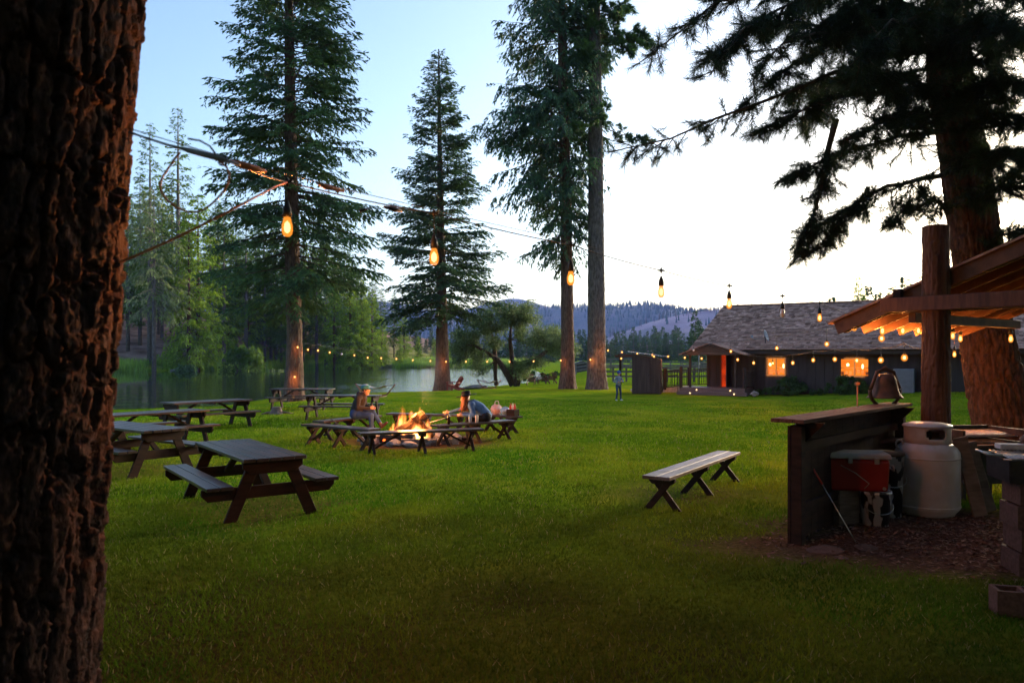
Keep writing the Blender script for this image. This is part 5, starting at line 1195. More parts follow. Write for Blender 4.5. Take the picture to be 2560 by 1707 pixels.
# ---------------------------------------------------------------- cook shelter at the right
pv = thing('shelter', 'open timber cook shelter with log post and sloping rafters at the right edge', 'shelter')
T0 = at(2100, 806, 11.5); ea = Vector((.79, .613, 0)).normalized(); ra = Vector((.613, -.79, 0)).normalized(); sl = math.tan(R(21))
def pr_(a, s, up=0.0): return T0+ea*a+ra*s+Vector((0,0,s*sl+up))      # a along the eave, s up the slope
for i in range(8):
    a = .06+i*.58; MB().beam(pr_(a, .02, -.10), pr_(a, 6.0, -.10), .055, .15).build('rafter', MAT['rafter_wood'], pv, .004)
for i in range(24):
    s = .10+i*.26; MB().beam(pr_(-.02, s, -.008), pr_(4.6, s, -.008), .235, .022, up=tuple(Vector((-ra.x*sl, -ra.y*sl, 1)))).build('roof_board', MAT['rafter_wood'], pv)
MB().beam(pr_(-.07, -.02, -.085), pr_(-.07, 6.0, -.085), .035, .19).build('barge_board', MAT['rafter_wood'], pv, .004)
n_ = (ra+Vector((0,0,sl))).cross(ea).normalized(); n_ = n_ if n_.z > 0 else -n_
rfm = MB(); c4 = [pr_(-.14,-.12,.02), pr_(4.8,-.12,.02), pr_(4.8,6.2,.02), pr_(-.14,6.2,.02)]
rfm.add(c4+[p+n_*.03 for p in c4], [(3,2,1,0),(4,5,6,7),(0,1,5,4),(1,2,6,5),(2,3,7,6),(3,0,4,7)]).build('roofing', MAT['shake'], pv)
PC = at(2340, 890, 10.2); PC.z = g1(PC.x, PC.y)
bark_trunk('post', [(PC.x, PC.y, PC.z-.1), (PC.x, PC.y, 1.5), (PC.x-.005, PC.y, 3.74)], [.175,.168,.158], 90, 260, .05, 1.6, .014, 'log_post', pv, 31)
MB().lathe([(.15,0),(.14,.012),(1e-4,.014)], 20, (PC.x-.005, PC.y, 3.735)).build('post_top', MAT['crate_wood'], pv)
bz = 2.70
def bm_(s): v = PC-ra*(-s); return Vector((v.x, v.y, bz))
MB().beam(bm_(-.72)+ea*.24, bm_(4.2)+ea*.24, .10, .19).build('beam', MAT['rafter_wood'], pv, .006)
MB().beam(bm_(-.62)-ea*.22, bm_(4.2)-ea*.22, .09, .19).build('beam', MAT['red_wood'], pv, .006)
MB().beam(bm_(-.45)+ea*.30+Vector((0,0,-.16)), bm_(-.45)+ea*4.2+Vector((0,0,-.16)), .10, .14).build('beam', MAT['rafter_wood'], pv, .006)
MB().box(bm_(-.5)+Vector((0,0,.12)), (.10,.10,.22), Matrix.Rotation(R(38),3,'Z')).build('bracket', MAT['dark_wood'], pv)
for a, s in [(.2, 5.6), (4.0, 5.6)]:
    p = pr_(a, s); bark_trunk('post', [(p.x, p.y, -.1), (p.x, p.y, p.z-.18)], [.17,.16], 24, 30, .05, 1.6, .012, 'log_post', pv, 33)
st = thing('light_string', 'short string of bulbs hung under the shelter eave', 'string lights'); pts = []
for px, py, D in [(2136,812,11.7),(2206,822,12.0),(2257,822,12.4),(2296,822,12.8),(2382,835,13.4),(2401,842,13.8),(2386,882,16.5),(2527,842,13.0)]:
    p = at(px, py, D); hang_bulb(st, p+Vector((0,0,.05)), True, 6.5 if px < 2300 else 3); 
    if px < 2390: pts.append(p+Vector((0,0,.20)))
    MB().tube([p+Vector((0,0,.11)), p+Vector((0,0,.22))], .004, 5).build('drop_wire', MAT['cord'], st)
for o in st.children:
    if o.name.startswith('bulb'): o.scale = (1.5,1.5,1.5)
MB().tube(sag_path(pts, .03, 5), .006, 6).build('cord', MAT['orange_cord'], st)
MB().tube(sag_path([at(2150,790,11.8), at(2240,785,12), at(2330,800,12.2)], .05, 6), .006, 6).build('cord', MAT['cord'], st)

# windbreak wall with counter
Wn = Vector((gxp(1972,7.95), 7.95, 0)); Wf = Vector((gxp(2238,10.6), 10.6, 0)); wd_ = (Wf-Wn).normalized(); wl_ = (Wf-Wn).length; wn_ = Vector((wd_.y, -wd_.x, 0))
wt = thing('windbreak_wall', 'dark brown plank windbreak with a broad counter board on top, bell at its end', 'wall', (Wn.x, Wn.y, g1(Wn.x, Wn.y)), math.atan2(wd_.y, wd_.x))
nbd = 19
for i in range(nbd): MB().box((wl_*(i+.5)/nbd, 0, .61+(i%3)*.002), (wl_/nbd-.006, .03, 1.24)).build('plank', MAT['dark_wood'], wt)
for k, y in enumerate((-.10, .02, .14)): MB().box((wl_/2+.03, y-.03, 1.285), (wl_+.2, .115, .04)).build('counter_plank', MAT['cap_wood'], wt, .004)
MB().box((.05,-.08,.61),(.11,.11,1.24)).build('post', MAT['dark_wood'], wt, .005); MB().box((wl_-.05,-.08,.61),(.11,.11,1.24)).build('post', MAT['dark_wood'], wt, .005)
for x in (.2, wl_-.2): MB().prism([(0,1.26),(.30,1.26),(0,.95)], .04, Matrix.Translation((x,0,0)) @ Matrix.Rotation(R(-90),4,'Z')).build('bracket', MAT['dark_wood'], wt)
for z in (.35, 1.0): MB().box((wl_/2,-.05,z),(wl_-.3,.05,.10)).build('rail', MAT['dark_wood'], wt)
# bell
BC = at(2213, 1018, 10.45); BC.z = 1.31
bl = thing('dinner_bell', 'rusty iron dinner bell in a round yoke on the end of the counter', 'bell', BC, R(20))
MB().lathe([(.235,.115),(.225,.13),(.195,.165),(.165,.225),(.15,.30),(.14,.37),(.115,.42),(.07,.445),(1e-4,.45),(1e-4,.43),(.06,.42),(.12,.36),(.14,.22),(.2,.13)], 28).build('bell', MAT['rusty_iron'], bl)
MB().tube([(.27*math.cos(a), 0, .20+.20*math.sin(a)) for a in [R(172+q*14) for q in range(15)]], .024, 8).build('cradle', MAT['rusty_iron'], bl)
MB().tube([(-.26,0,.24),(-.20,0,.36),(-.15,0,.47),(0,0,.52),(.15,0,.47),(.20,0,.36),(.26,0,.24)], [.025,.022,.024,.034,.024,.022,.025], 8).build('yoke', MAT['rusty_iron'], bl)
MB().lathe([(.17,0),(.16,.02),(.07,.03),(1e-4,.031)], 16).build('base', MAT['rusty_iron'], bl); MB().tube([(0,0,.34),(0,0,.12)], [.012,.028], 8).build('clapper', MAT['iron'], bl)
# propane tank
TC = Vector((gxp(2318, 9.45), 9.45, 0)); TC.z = g1(TC.x, TC.y)
tk = thing('propane_tank', 'tall white propane tank with slotted collar, standing on the dirt by the log post', 'tank', TC, R(-98))
MB().lathe([(.30,.0),(.31,.03),(.345,.07),(.365,.10),(.365,.70),(.36,.77),(.33,.83),(.27,.875),(.18,.895),(1e-4,.90)], 40).build('body', MAT['tank_paint'], tk)
MB().lathe([(.366,.105),(.371,.115),(.366,.125)], 40).build('weld_seam', MAT['tank_paint'], tk); MB().lathe([(.366,.695),(.371,.705),(.366,.715)], 40).build('weld_seam', MAT['tank_paint'], tk)
colr = MB(); n, rows = 64, [.87,.94,.965,.99,1.02,1.04,1.06,1.09]; vs = [(.262*math.cos(2*math.pi*k/n), .262*math.sin(2*math.pi*k/n), z) for z in rows for k in range(n)]; fs = []
for i in range(len(rows)-1):
    for k in range(n):
        a = (k*360/n+180)%360-180; half = 26 if i in (2,3,4) else (22 if i in (1,5) else 0)
        if any(abs(((a-c0+180)%360)-180) < half for c0 in (0, 180)) and 0 < i < 6: continue
        fs.append((i*n+k, i*n+(k+1)%n, (i+1)*n+(k+1)%n, (i+1)*n+k))
o = colr.add(vs, fs, True).build('collar', MAT['tank_paint'], tk); sm = o.modifiers.new('thickness','SOLIDIFY'); sm.thickness = .008
MB().lathe([(.275,1.075),(.283,1.085),(.27,1.105),(.20,1.125),(.1,1.135),(1e-4,1.138),(1e-4,1.12),(.2,1.11),(.265,1.085)], 40).build('collar_lid', MAT['tank_paint'], tk)
MB().tube([(0,0,.88),(0,0,1.02)], .05, 12).box((0,.07,.98),(.05,.12,.05)).build('valve', MAT['rusty_iron'], tk)
for a in (95, 275):
    c = Vector((.335*math.cos(R(a)), .335*math.sin(R(a)), .86)); MB().tube([c+Vector((.045*math.cos(R(a))*math.cos(q)+.0, .045*math.sin(R(a))*math.cos(q), .05*math.sin(q))) for q in [R(x*30) for x in range(13)]], .012, 7).build('lifting_lug', MAT['tank_paint'], tk)
# cooler on bucket and crate
cl = thing('cooler', 'red cooler with pale lid resting on a bucket and wooden block', 'cooler', (gxp(2140,8.9), 8.9, g1(4.0,8.9)+.40), R(-14))
def frus(w0, d0, w1, d1, z0, z1): return MB().add([(-w0/2,-d0/2,z0),(w0/2,-d0/2,z0),(w0/2,d0/2,z0),(-w0/2,d0/2,z0),(-w1/2,-d1/2,z1),(w1/2,-d1/2,z1),(w1/2,d1/2,z1),(-w1/2,d1/2,z1)], [(3,2,1,0),(4,5,6,7),(0,1,5,4),(1,2,6,5),(2,3,7,6),(3,0,4,7)])
frus(.62,.36,.66,.40,0,.37).build('body', MAT['cooler_red'], cl, .035, 3); frus(.70,.44,.66,.40,.375,.44).build('lid', MAT['cooler_lid'], cl, .02, 2)
for x in (-.1,.18): MB().box((x,-.222,.36),(.05,.02,.07)).build('latch', MAT['cooler_lid'], cl, .004)
for s in (-1,1): MB().tube([(s*.32,-.12,.30),(s*.37,-.12,.30),(s*.385,-.10,.24),(s*.385,.10,.24),(s*.37,.12,.30),(s*.32,.12,.30)], .012, 7).build('handle', MAT['cooler_lid'], cl)
MB().tube([(.26,-.20,.05),(.26,-.23,.05)], .018, 8).build('drain', MAT['cooler_lid'], cl)
MB().tube([(-.2,-.205,.30),(-.05,-.22,.22),(.1,-.215,.10),(.05,-.21,.04)], .006, 6).build('strap', MAT['cooler_lid'], cl)
def bucket(label, loc, h, rad, m, top=None):
    t = thing('bucket', label, 'bucket', loc); MB().lathe([(rad*.88,0),(rad,h),(rad*1.04,h),(rad*1.04,h-.03),(rad*1.01,h-.035)], 24).build('body', MAT[m], t)
    MB().tube([(rad*math.cos(q), -rad*.6*abs(math.sin(q))-rad*.45, h*.62+.0*math.sin(q)-.10*math.sin(q)) for q in [R(x*18) for x in range(11)]], .005, 6).build('handle', MAT['steel'], t)
    if top: MB().lathe([(1e-4,h+.03),(rad*.7,h+.025),(rad*1.05,h+.01),(rad*1.06,h-.02)], 24).build('lid', MAT[top], t)
bucket('white bucket splashed with black paint under the red cooler', (gxp(2188,8.85), 8.85, g1(4.2,8.85)), .395, .17, 'bucket_white')
bucket('white bucket with rusty contents standing behind the red cooler by the tank', (gxp(2215,9.35), 9.35, g1(4.6,9.35)), .76, .20, 'bucket_white', 'rusty_iron')
o = MB().box((gxp(2100,8.95), 8.95, g1(3.9,8.95)+.20), (.30,.30,.40), Matrix.Rotation(R(20),3,'Z')).build('wood_block', MAT['crate_wood'], None, .01); tag(o, 'upright wooden block holding up the left end of the red cooler', 'block')
pk = thing('fire_poker', 'thin steel fire poker with red handle leaning against the windbreak', 'poker'); p0 = Vector((gxp(2140,8.0), 8.0, g1(3.6,8.0))); p1 = at(2015, 1140, 8.5)
MB().tube([p0, p0.lerp(p1,.68)], .006, 7).build('rod', MAT['steel'], pk); MB().tube([p0.lerp(p1,.66), p1], .011, 8).build('handle', MAT['plastic_red'], pk)
BRM = [rock_mesh(60+i, (.26,.2,.13)) for i in range(3)]
for m_ in BRM: m_.materials.clear(); m_.materials.append(MAT['brown_stone'])
for i, (px, D, s_) in enumerate([(2060,7.7,.9),(2165,7.8,.7),(2105,7.4,.5)]):
    o = obj('ground_stone', BRM[i], None, on(px, D, -.03), (0,0,i*1.3), (s_,s_,s_*.6)); tag(o, ('large','middle','small')[i]+' brown stone half sunk in the dirt by the windbreak', 'stone')
# bench beyond, work counter, leaning boards
t = copy_tree(b1); t.location = (6.2, 12.9, g1(6.2,12.9)+.0); t.rotation_euler = (0,0,R(16)); t.scale = (.75,1.1,1.55); tag(t, 'narrow dark table bench in the grass just behind the log post', 'bench')
ct = thing('work_counter', 'low plank counter running from the windbreak behind the tank', 'counter', (4.9, 10.35, 0), R(24))
for k in range(3): MB().box((.65, -.16+.16*k, .86), (1.9, .152, .04)).build('plank', MAT['cap_wood'], ct, .004)
for x in (-.2, 1.45):
    for y in (-.15,.15): MB().box((x,y,.42),(.08,.08,.84)).build('leg', MAT['dark_wood'], ct)
def boardlean(label, x0, D, w_, h, lean, rz):
    t = thing('leaning_board', label, 'board', (x0, D, g1(x0, D)), rz); MB().box((0,0,h/2),(w_,.04,h),Matrix.Rotation(lean,3,'Y')).build('board', MAT['crate_wood'], t, .004)
boardlean('weathered board leaning beside the tank, the nearer one', gxp(2425,9.25), 9.25, .16, .98, R(-14), R(-8)); boardlean('dark board leaning beside the tank, behind the nearer one', gxp(2450,9.5), 9.5, .14, .9, R(-16), R(-4))
# brick grill with grate behind
gr = thing('grill_table', 'long iron barbecue with open grate and shelf behind the tank', 'grill', (gxp(2440,10.6), 10.6, 0), R(10))
MB().box((0,0,.55),(.95,.62,.56)).build('firebox', MAT['iron'], gr); MB().box((-.02,-.36,.80),(.98,.26,.035)).build('shelf', MAT['cap_wood'], gr)
for s in (-1,1): MB().box((s*.47,0,.92),(.04,.66,.16)).build('side', MAT['rusty_iron'], gr); 
MB().box((0,.31,.92),(.95,.04,.18)).build('side', MAT['rusty_iron'], gr)
for i in range(26): MB().tube([(-.44+.035*i,-.24,.90),(-.44+.035*i,.28,.96)], .006, 5).build('grate_bar', MAT['steel'], gr)
for x in (-.4,.4):
    for y in (-.22,.22): MB().box((x,y,.14),(.06,.06,.28)).build('leg', MAT['iron'], gr)
# near grill on blocks at the right edge
GN = Vector((gxp(2578,6.9), 6.9, 0)); GN.z = g1(GN.x, GN.y)
ng = thing('park_grill', 'small black charcoal grill with wire grate on concrete blocks at the right edge', 'grill', GN, R(-12))
MB().box((.12,0,.86),(.78,.50,.05)).build('pan', MAT['iron'], ng)
for s in (-1,1): MB().box((.12,s*.24,.95),(.78,.03,.17)).build('side', MAT['iron'], ng); MB().box((.12+s*.38,0,.95),(.03,.5,.17)).build('side', MAT['iron'], ng)
for i in range(22): MB().tube([(-.25+.034*i,-.26,1.05),(-.25+.034*i,.26,1.07)], .006, 5).build('grate_bar', MAT['steel'], ng)
for y in (-.2,.2): MB().tube([(-.30,y,1.04),(.52,y,1.04)], .008, 6).build('grate_bar', MAT['steel'], ng)
MB().tube([(-.27,-.1,1.06),(-.40,-.1,1.07),(-.43,-.06,1.09),(-.43,.06,1.09),(-.40,.1,1.07),(-.27,.1,1.06)], .012, 7).build('handle', MAT['steel'], ng)
MB().box((.05,.34,1.10),(.40,.14,.05)).build('rack', MAT['concrete'], ng, .006); MB().ellipsoid((.16,.42,1.16),(.09,.06,.05)).build('scrubber', MAT['crate_wood'], ng)
MB().box((.05,-.262,.90),(.34,.006,.07)).build('plate', MAT['cap_wood'], ng)
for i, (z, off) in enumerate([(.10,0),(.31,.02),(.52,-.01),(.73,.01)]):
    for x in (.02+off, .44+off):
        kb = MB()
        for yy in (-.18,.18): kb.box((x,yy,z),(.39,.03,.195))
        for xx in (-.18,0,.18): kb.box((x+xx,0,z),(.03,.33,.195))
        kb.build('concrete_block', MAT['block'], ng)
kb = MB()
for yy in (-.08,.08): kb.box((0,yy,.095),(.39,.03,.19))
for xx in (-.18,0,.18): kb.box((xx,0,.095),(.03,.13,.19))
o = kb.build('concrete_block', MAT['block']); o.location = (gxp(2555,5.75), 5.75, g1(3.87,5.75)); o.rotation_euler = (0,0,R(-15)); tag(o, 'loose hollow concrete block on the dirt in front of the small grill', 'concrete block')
po_ = thing('torch_pole', 'thin wooden torch pole in the lawn left of the bell', 'pole', on(2143, 17)); MB().tube([(0,0,0),(0,0,1.30)], .016, 7).build('pole', MAT['hammock_wood'], po_); MB().box((0,0,1.33),(.09,.07,.06)).build('head', MAT['hammock_wood'], po_)

# ---------------------------------------------------------------- small things by the fire
def lathe_thing(name, label, cat, loc, prof, m, extra=None):
    t = thing(name, label, cat, loc); MB().lathe(prof, 14).build('body', MAT[m], t)
    if extra: MB().lathe(extra[0], 12).build(extra[1], MAT[extra[2]], t)
    return t
BT = [(.035,0),(.035,.15),(.028,.18),(.014,.21),(.013,.26),(1e-4,.262)]
def on5(px, off=0.0): 
    a, b = Vector((-1.66,16.4,0)), Vector((-.02,17.85,0)); k = 0
    for i in range(101):
        q = a.lerp(b, i/100)
        if CX+FPX*q.x/q.y >= px: k = i/100; break
    q = a.lerp(b, k); return Vector((q.x, q.y, g1(-.9,17.1)+.451))+Vector((-.66,.75,0))*off
lathe_thing('bottle', 'brown glass bottle on the bench under the outstretched arm', 'bottle', on5(1121), BT, 'bottle_brown', ([(.0135,.255),(.0135,.268),(1e-4,.269)], 'cap', 'steel'))
lathe_thing('drink_can', 'white and pink drink can on the bench beside the denim jacket', 'can', on5(1184,-.10), [(.03,0),(.036,.008),(.036,.15),(.03,.165),(1e-4,.164)], 'can_white', ([(.031,.163),(.031,.168),(1e-4,.166)], 'lid', 'steel'))
lathe_thing('drink_can', 'silver topped can behind the pink one on the bench', 'can', on5(1180,.08), [(.03,0),(.036,.008),(.036,.15),(.03,.165),(1e-4,.164)], 'plastic_blue')
def on6(q): a, b = Vector((-1.25,20.4,0)), Vector((.13,18.75,0)); p = a.lerp(b, q); return Vector((p.x, p.y, g1(-.5,19.5)+.452))
bg_ = thing('grocery_bag', 'crumpled pink grocery bag on the bench behind the denim jacket', 'bag', on6(.62)); rb = rock_mesh(51, (.15,.13,.15)); rb.materials.clear(); rb.materials.append(MAT['paper_pink']); obj('bag', rb, bg_, (0,0,.13)); MB().tube([(-.05,0,.24),(-.03,0,.33),(.04,0,.34),(.06,0,.25)], .012, 6).build('handle', MAT['can_white'], bg_)
bx = thing('food_packet', 'blue and white food packet beside the grocery bag on the bench', 'packet', on6(.78)); rb = rock_mesh(52, (.13,.10,.11)); rb.materials.clear(); rb.materials.append(MAT['plastic_blue']); obj('packet', rb, bx, (0,0,.10))
cr = thing('caddy', 'dark box holding bottles at the end of the back bench', 'box', on6(.92), R(-40)); MB().box((0,0,.08),(.26,.20,.16)).build('box', MAT['dark_wood'], cr, .004)
for i, m in enumerate(('plastic_red','can_white','plastic_red')): MB().lathe([(.028,.10),(.028,.24),(.012,.28),(.012,.31),(1e-4,.312)], 10, (-.07+.07*i,0,0)).build('bottle', MAT[m], cr)
sk = thing('roasting_stick', 'thin roasting stick held out to the fire by the person in denim', 'stick'); MB().tube([at(1128,1040,17.15), at(1075,1056,17.25)], .009, 6).build('stick', MAT['rope'], sk)
sk = thing('roasting_stick', 'thin stick leaning on the left front bench', 'stick'); MB().tube([(gxp(870,16.4),16.4,.38), (gxp(826,18.0),18.0,.52)], .010, 6).build('stick', MAT['twig'], sk)

# ---------------------------------------------------------------- people
def person_body(name, prims, parent, voxel=.013):
    """prims: (p0, p1, r0, r1, material) tapered capsules fused into one skin"""
    mb = MB()
    for p0, p1, r0, r1, m in prims:
        p0, p1 = Vector(p0), Vector(p1); d = p1-p0
        if d.length < 1e-5: mb.ellipsoid(p0, (r0,r0,r0), 14, 10); continue
        dn = d.normalized(); pts=[]; rad=[]
        for k in range(5): q = k/4*math.pi/2; pts.append(p0-dn*r0*math.cos(q)); rad.append(max(1e-4, r0*math.sin(q)))
        for k in range(1, 4): pts.append(p0+d*k/4); rad.append(r0+(r1-r0)*k/4)
        for k in range(5): q = k/4*math.pi/2; pts.append(p1+dn*r1*math.sin(q)); rad.append(max(1e-4, r1*math.cos(q)))
        mb.tube(pts, rad, 14, cap=False)
    o = obj(name, mb.mesh(name, None)); rm = o.modifiers.new('r','REMESH'); rm.mode = 'VOXEL'; rm.voxel_size = voxel; rm.use_smooth_shade = True
    s = o.modifiers.new('s','SMOOTH'); s.factor = .5; s.iterations = 3
    dg = bpy.context.evaluated_depsgraph_get(); me = bpy.data.meshes.new_from_object(o.evaluated_get(dg)); bpy.data.objects.remove(o)
    names = []
    for p in prims:
        if p[4] not in names: names.append(p[4])
    me.materials.clear()
    for n in names: me.materials.append(MAT[n])
    n = len(me.polygons); C = np.zeros(n*3, np.float32); me.polygons.foreach_get('center', C); C = C.reshape(-1,3); best = np.full(n, 1e9); ix = np.zeros(n, np.int32)
    for p0, p1, r0, r1, m in prims:
        a, b = np.array(p0, float), np.array(p1, float); e = b-a; l2 = max(1e-9, e@e); t_ = np.clip(((C-a)@e)/l2, 0, 1); d = np.linalg.norm(C-a-t_[:,None]*e, axis=1)-(r0+(r1-r0)*t_); k = d < best; best[k] = d[k]; ix[k] = names.index(m)
    me.polygons.foreach_set('material_index', ix); me.polygons.foreach_set('use_smooth', np.ones(n, bool)); me.update()
    return obj(name, me, parent)
def hand(p, d, side, mt='skin', s=1.0):
    """palm and five curled fingers; d forward, side thumb direction"""
    p, d, side = Vector(p), Vector(d).normalized(), Vector(side).normalized(); up = side.cross(d).normalized(); out = [(p, p+d*.05*s, .030*s, .032*s, mt)]
    for i, (o_, l) in enumerate([(-.026,.055),(-.009,.068),(.009,.072),(.026,.064)]):
        b = p+d*.07*s+side*o_*s; k = b+d*l*.5*s-up*.004; e = k+(d*.5-up*.6).normalized()*l*.55*s; out += [(b-d*.02, k, .0105*s, .0095*s, mt), (k, e, .0095*s, .0075*s, mt)]
    tb = p+d*.01*s+side*.030*s; tm = tb+(side*.7+d*.6)*.035*s; out += [(tb, tm, .0125*s, .011*s, mt), (tm, tm+(d*.9-up*.4)*.03*s, .011*s, .009*s, mt)]; return out
def head(c, f, s=1.0, mt='skin', hair=None):
    """c centre, f facing (unit, horizontal-ish)"""
    c, f = Vector(c), Vector(f).normalized(); u = Vector((0,0,1)); u = (u-f*f.dot(u)).normalized(); sd_ = u.cross(f); h = hair or mt
    out = [(c+u*.035*s-f*.012*s, c+u*.035*s-f*.02*s, .092*s, .092*s, h), (c+f*.022*s-u*.01*s, c+f*.030*s-u*.065*s, .072*s, .052*s, mt), (c+f*.092*s+u*.012*s, c+f*.108*s-u*.018*s, .010*s, .015*s, mt),
           (c+f*.072*s-u*.052*s+sd_*.016*s, c+f*.072*s-u*.052*s-sd_*.016*s, .012*s, .012*s, mt), (c+f*.068*s-u*.088*s, c+f*.070*s-u*.092*s, .020*s, .018*s, mt),
           (c+f*.078*s+u*.026*s+sd_*.03*s, c+f*.078*s+u*.026*s-sd_*.03*s, .014*s, .014*s, mt)]
    for q in (-1,1): out.append((c+sd_*q*.082*s+u*.008*s, c+sd_*q*.085*s-u*.022*s, .014*s, .011*s, mt))
    return out
# seated person in dark hoodie, facing the fire (+x local)
A = thing('person', 'seated person in dark hoodie, jeans and teal cap with clasped hands', 'person', (gxp(890,18.45), 18.45, g1(-3.7,18.5)), R(-8))
pA = [((0,.09,.545),(0,-.09,.545),.125,.125,'jeans'), ((.0,0,.60),(.07,0,.78),.15,.155,'hoodie'), ((.07,0,.78),(.14,0,.93),.155,.14,'hoodie'), ((.13,-.15,.955),(.13,.15,.955),.085,.085,'hoodie'), ((.15,0,.98),(.20,0,1.05),.085,.055,'hoodie'), ((.19,0,1.03),(.215,0,1.09),.05,.05,'skin'),
 ((.0,-.10,.535),(.42,-.13,.53),.095,.070,'jeans'), ((.42,-.13,.53),(.45,-.14,.16),.068,.05,'jeans'), ((.45,-.14,.22),(.455,-.14,.08),.055,.052,'boot'), ((.45,-.14,.055),(.62,-.15,.045),.048,.038,'boot'),
 ((.0,.10,.535),(.40,.03,.615),.095,.072,'jeans'), ((.40,.03,.615),(.60,-.04,.36),.066,.05,'jeans'), ((.58,-.03,.38),(.66,-.05,.26),.054,.05,'boot'), ((.66,-.05,.25),(.79,-.06,.35),.047,.036,'boot'),
 ((.12,-.19,.945),(.13,-.25,.72),.068,.056,'hoodie'), ((.13,-.25,.72),(.36,-.10,.69),.052,.04,'hoodie'), ((.12,.19,.945),(.16,.25,.72),.068,.056,'hoodie'), ((.16,.25,.72),(.37,.03,.70),.052,.04,'hoodie')]
pA += hand((.38,-.075,.70),(.9,.35,-.1),(.0,.2,1)) + hand((.39,.015,.71),(.9,-.35,-.1),(.0,-.2,1)) + head((.255,0,1.125),(1,-.12,-.12), 1.0, hair='hair_dark')
person_body('body', pA, A)
hd = MB().lathe([(.103,0),(.105,.03),(.095,.075),(.06,.108),(1e-4,.118)], 18, (.236,0,1.155)); cp = hd.build('cap', MAT['cap_white'], A); bpm = MB()
n = 10; vs = [(.30+.13*math.cos(R(-75+150*i/n))*k*1.0, .095*math.sin(R(-75+150*i/n)), 1.163-.02*k+.008*math.cos(R(-75+150*i/n))) for k in (0,1) for i in range(n+1)]
o = bpm.add(vs, [(i,i+1,n+2+i,n+1+i) for i in range(n)], True).build('brim', MAT['cap_teal'], cp); sm = o.modifiers.new('t','SOLIDIFY'); sm.thickness = .006
MB().lathe([(.1065,.0),(.1075,.03),(.0985,.074),(.08,.094)], 18, (.238,0,1.156)).build('front_panel', MAT['cap_teal'], cp)
MB().tube([(.10,-.12,1.0),(.07,0,1.05),(.10,.12,1.0)], [.05,.06,.05], 8).build('hood', MAT['hoodie'], A)
# person in denim jacket and black hat, leaning to the fire (-x world)
B = thing('person', 'person in blue denim jacket and black hat with long reddish hair, reaching to fire', 'person', (gxp(1216,17.35), 17.45, g1(-.6,17.4)), R(176))
pB = [((.0,.09,.54),(.0,-.09,.54),.12,.12,'black_cloth'), ((.02,0,.58),(.16,0,.72),.145,.15,'denim'), ((.16,0,.72),(.31,0,.80),.155,.145,'denim'), ((.33,-.14,.82),(.33,.14,.82),.088,.088,'denim'), ((.37,0,.84),(.43,0,.885),.07,.05,'denim'), ((.42,0,.88),(.46,0,.92),.046,.046,'skin'),
 ((.0,-.10,.52),(.40,-.10,.50),.088,.068,'black_cloth'), ((.40,-.10,.50),(.38,-.10,.10),.064,.046,'black_cloth'), ((.38,-.10,.06),(.54,-.10,.045),.046,.038,'boot'),
 ((.0,.10,.52),(.42,.10,.50),.088,.068,'black_cloth'), ((.42,.10,.50),(.42,.10,.10),.064,.046,'black_cloth'), ((.42,.10,.06),(.58,.10,.045),.046,.038,'boot'),
 ((.36,-.17,.81),(.62,-.19,.70),.064,.05,'denim'), ((.62,-.19,.70),(.86,-.14,.635),.05,.036,'denim'), ((.86,-.14,.635),(.90,-.13,.63),.027,.026,'skin'),
 ((.34,.17,.81),(.26,.24,.60),.066,.054,'denim'), ((.26,.24,.60),(.50,.20,.60),.052,.038,'denim'), ((.50,.20,.60),(.54,.19,.60),.027,.026,'skin')]
pB += hand((.90,-.13,.63),(1,.1,-.12),(.0,.2,1)) + hand((.54,.19,.60),(1,-.2,0),(.0,-.2,1)) + head((.50,0,.965),(.93,0,-.36), 1.0, hair='hair_red')
person_body('body', pB, B)
ht = MB().lathe([(.24,.0),(.238,.012),(.11,.016),(.105,.06),(.10,.105),(.085,.118),(.05,.112),(1e-4,.108)], 26, (.465,0,1.025), M=Matrix.Rotation(R(10),3,'Y')).build('hat', MAT['felt_black'], B)
MB().lathe([(.1085,.02),(.108,.045),(.104,.046),(.104,.02)], 26, (.465,0,1.025), M=Matrix.Rotation(R(10),3,'Y')).build('hat_band', MAT['iron'], ht)
hm = MB(); r = np.random.default_rng(3)
for i in range(34):
    a = R(20+320*i/33); x, y = .465-.075*math.cos(a)*-1, .085*math.sin(a); x = .47+.07*math.cos(a); hm.tube([(x, y, 1.02), (x+.02, y*1.2, .92), (x+.03+r.normal(0,.01), y*1.25, .80), (x+.05+r.normal(0,.02), y*1.15+r.normal(0,.012), r.uniform(.63,.70))], [.016,.017,.014,.004], 6)
hm.build('hair', MAT['hair_red'], B)
MB().lathe([(.096,0),(.10,.02),(.092,.035)], 18, (.335,0,.862), M=Matrix.Rotation(R(40),3,'Y')).build('collar', MAT['denim'], B)
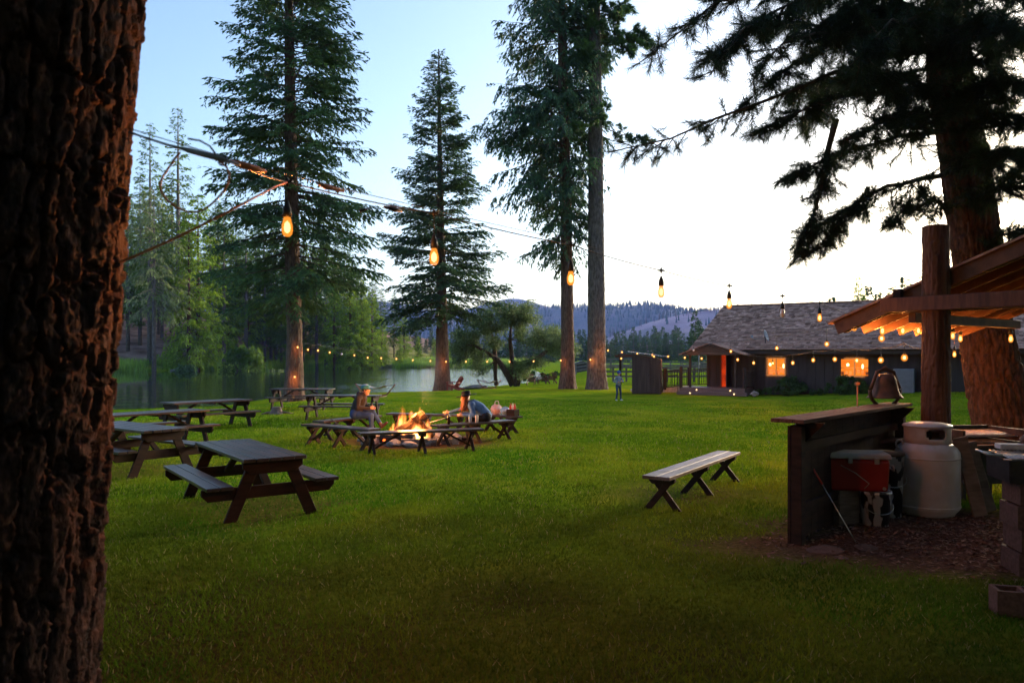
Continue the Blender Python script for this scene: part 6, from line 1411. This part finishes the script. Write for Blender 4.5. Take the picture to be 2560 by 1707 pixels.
# child on the lawn
Cc = thing('person', 'child in blue cap, grey hoodie and dark jeans standing beside the thick pine', 'person', on(1546, 33.4), R(-90+18))
s_ = .74
pC = [((0,.07,.90),(0,-.07,.90),.105,.105,'dark_jeans'), ((0,0,.95),(.01,0,1.15),.125,.135,'grey_hoodie'), ((.01,0,1.15),(.02,0,1.34),.135,.12,'grey_hoodie'), ((.02,-.13,1.37),(.02,.13,1.37),.075,.075,'grey_hoodie'), ((.02,0,1.40),(.04,0,1.47),.07,.05,'grey_hoodie'), ((.03,0,1.45),(.04,0,1.52),.046,.046,'skin'),
 ((0,-.09,.88),(.10,-.12,.48),.088,.065,'dark_jeans'), ((.10,-.12,.48),(.02,-.15,.09),.062,.05,'dark_jeans'), ((.0,-.15,.045),(.15,-.17,.04),.045,.038,'white_shoe'),
 ((0,.09,.88),(-.02,.15,.48),.088,.065,'dark_jeans'), ((-.02,.15,.48),(-.08,.20,.09),.062,.05,'dark_jeans'), ((-.10,.20,.045),(.05,.24,.04),.045,.038,'white_shoe'),
 ((.02,-.17,1.36),(.0,-.27,1.12),.06,.05,'grey_hoodie'), ((.0,-.27,1.12),(.20,-.16,1.10),.05,.036,'grey_hoodie'), ((.02,.17,1.36),(.02,.30,1.13),.06,.05,'grey_hoodie'), ((.02,.30,1.13),(.22,.12,1.16),.05,.036,'grey_hoodie')]
pC += hand((.21,-.14,1.10),(.8,.6,0),(0,0,1)) + hand((.23,.10,1.16),(.8,-.6,0),(0,0,1)) + head((.07,0,1.60),(.95,.1,-.15), 1.08, hair='hair_dark')
sc_ = lambda p: tuple(Vector(p)*s_)
person_body('body', [(sc_(a), sc_(b), r0*s_, r1*s_, m) for a, b, r0, r1, m in pC], Cc, .011)
cp = MB().lathe([(.112*s_,0),(.112*s_,.03),(.10*s_,.08),(.06*s_,.112),(1e-4,.12)], 16, sc_((.05,0,1.645))).build('cap', MAT['cap_blue'], Cc)
MB().box(sc_((.17,.01,1.65)), (.10,.13,.012), Matrix.Rotation(R(10),3,'Y')).build('brim', MAT['cap_blue'], cp)

# ---------------------------------------------------------------- unseen trees added round the viewpoint to shade the foreground, and the air
for i, (x, y, h) in enumerate([(-7.5,-3.5,26),(-2.5,-6.5,28),(3.5,-5.6,26),(9.5,-1.5,25),(0.5,-11,28),(7.5,-8,26),(-9,-9,28),(10.5,4.2,22),(-10.5,3.5,24),(13.5,6.5,24),(15.8,14.2,20),(20,18.2,22),(23,23,22)]):
    tm, cm, bm2, hh = FT['cedar'][i%2]; t = thing('added_shade_tree', 'conifer added out of view round the viewpoint to shade the foreground', 'tree', (x, y, 0), i*1.3, 'shade trees added round the viewpoint'); t.scale = (h/hh,)*3
    obj('trunk', tm, t); c = obj('crown', cm, t); c['kind'] = 'stuff'; obj('branches', bm2, c)
def haze_mat(density, color):
    m = bpy.data.materials.new('haze'); m.use_nodes = True; t = m.node_tree; t.nodes.clear(); o = _node(t, 'ShaderNodeOutputMaterial'); v = _node(t, 'ShaderNodeVolumePrincipled')
    v.inputs['Color'].default_value = (*color, 1); v.inputs['Density'].default_value = density; v.inputs['Anisotropy'].default_value = .0; t.links.new(v.outputs[0], o.inputs['Volume']); return m
HAZE = True
if HAZE:
    MAT['haze'] = haze_mat(.00013, (.24,.36,1.0))
    o = MB().box((0, 1450, 125), (9000, 3700, 256)).build('haze', MAT['haze']); tag(o, 'thin blue evening haze over the valley', 'haze', kind='stuff')
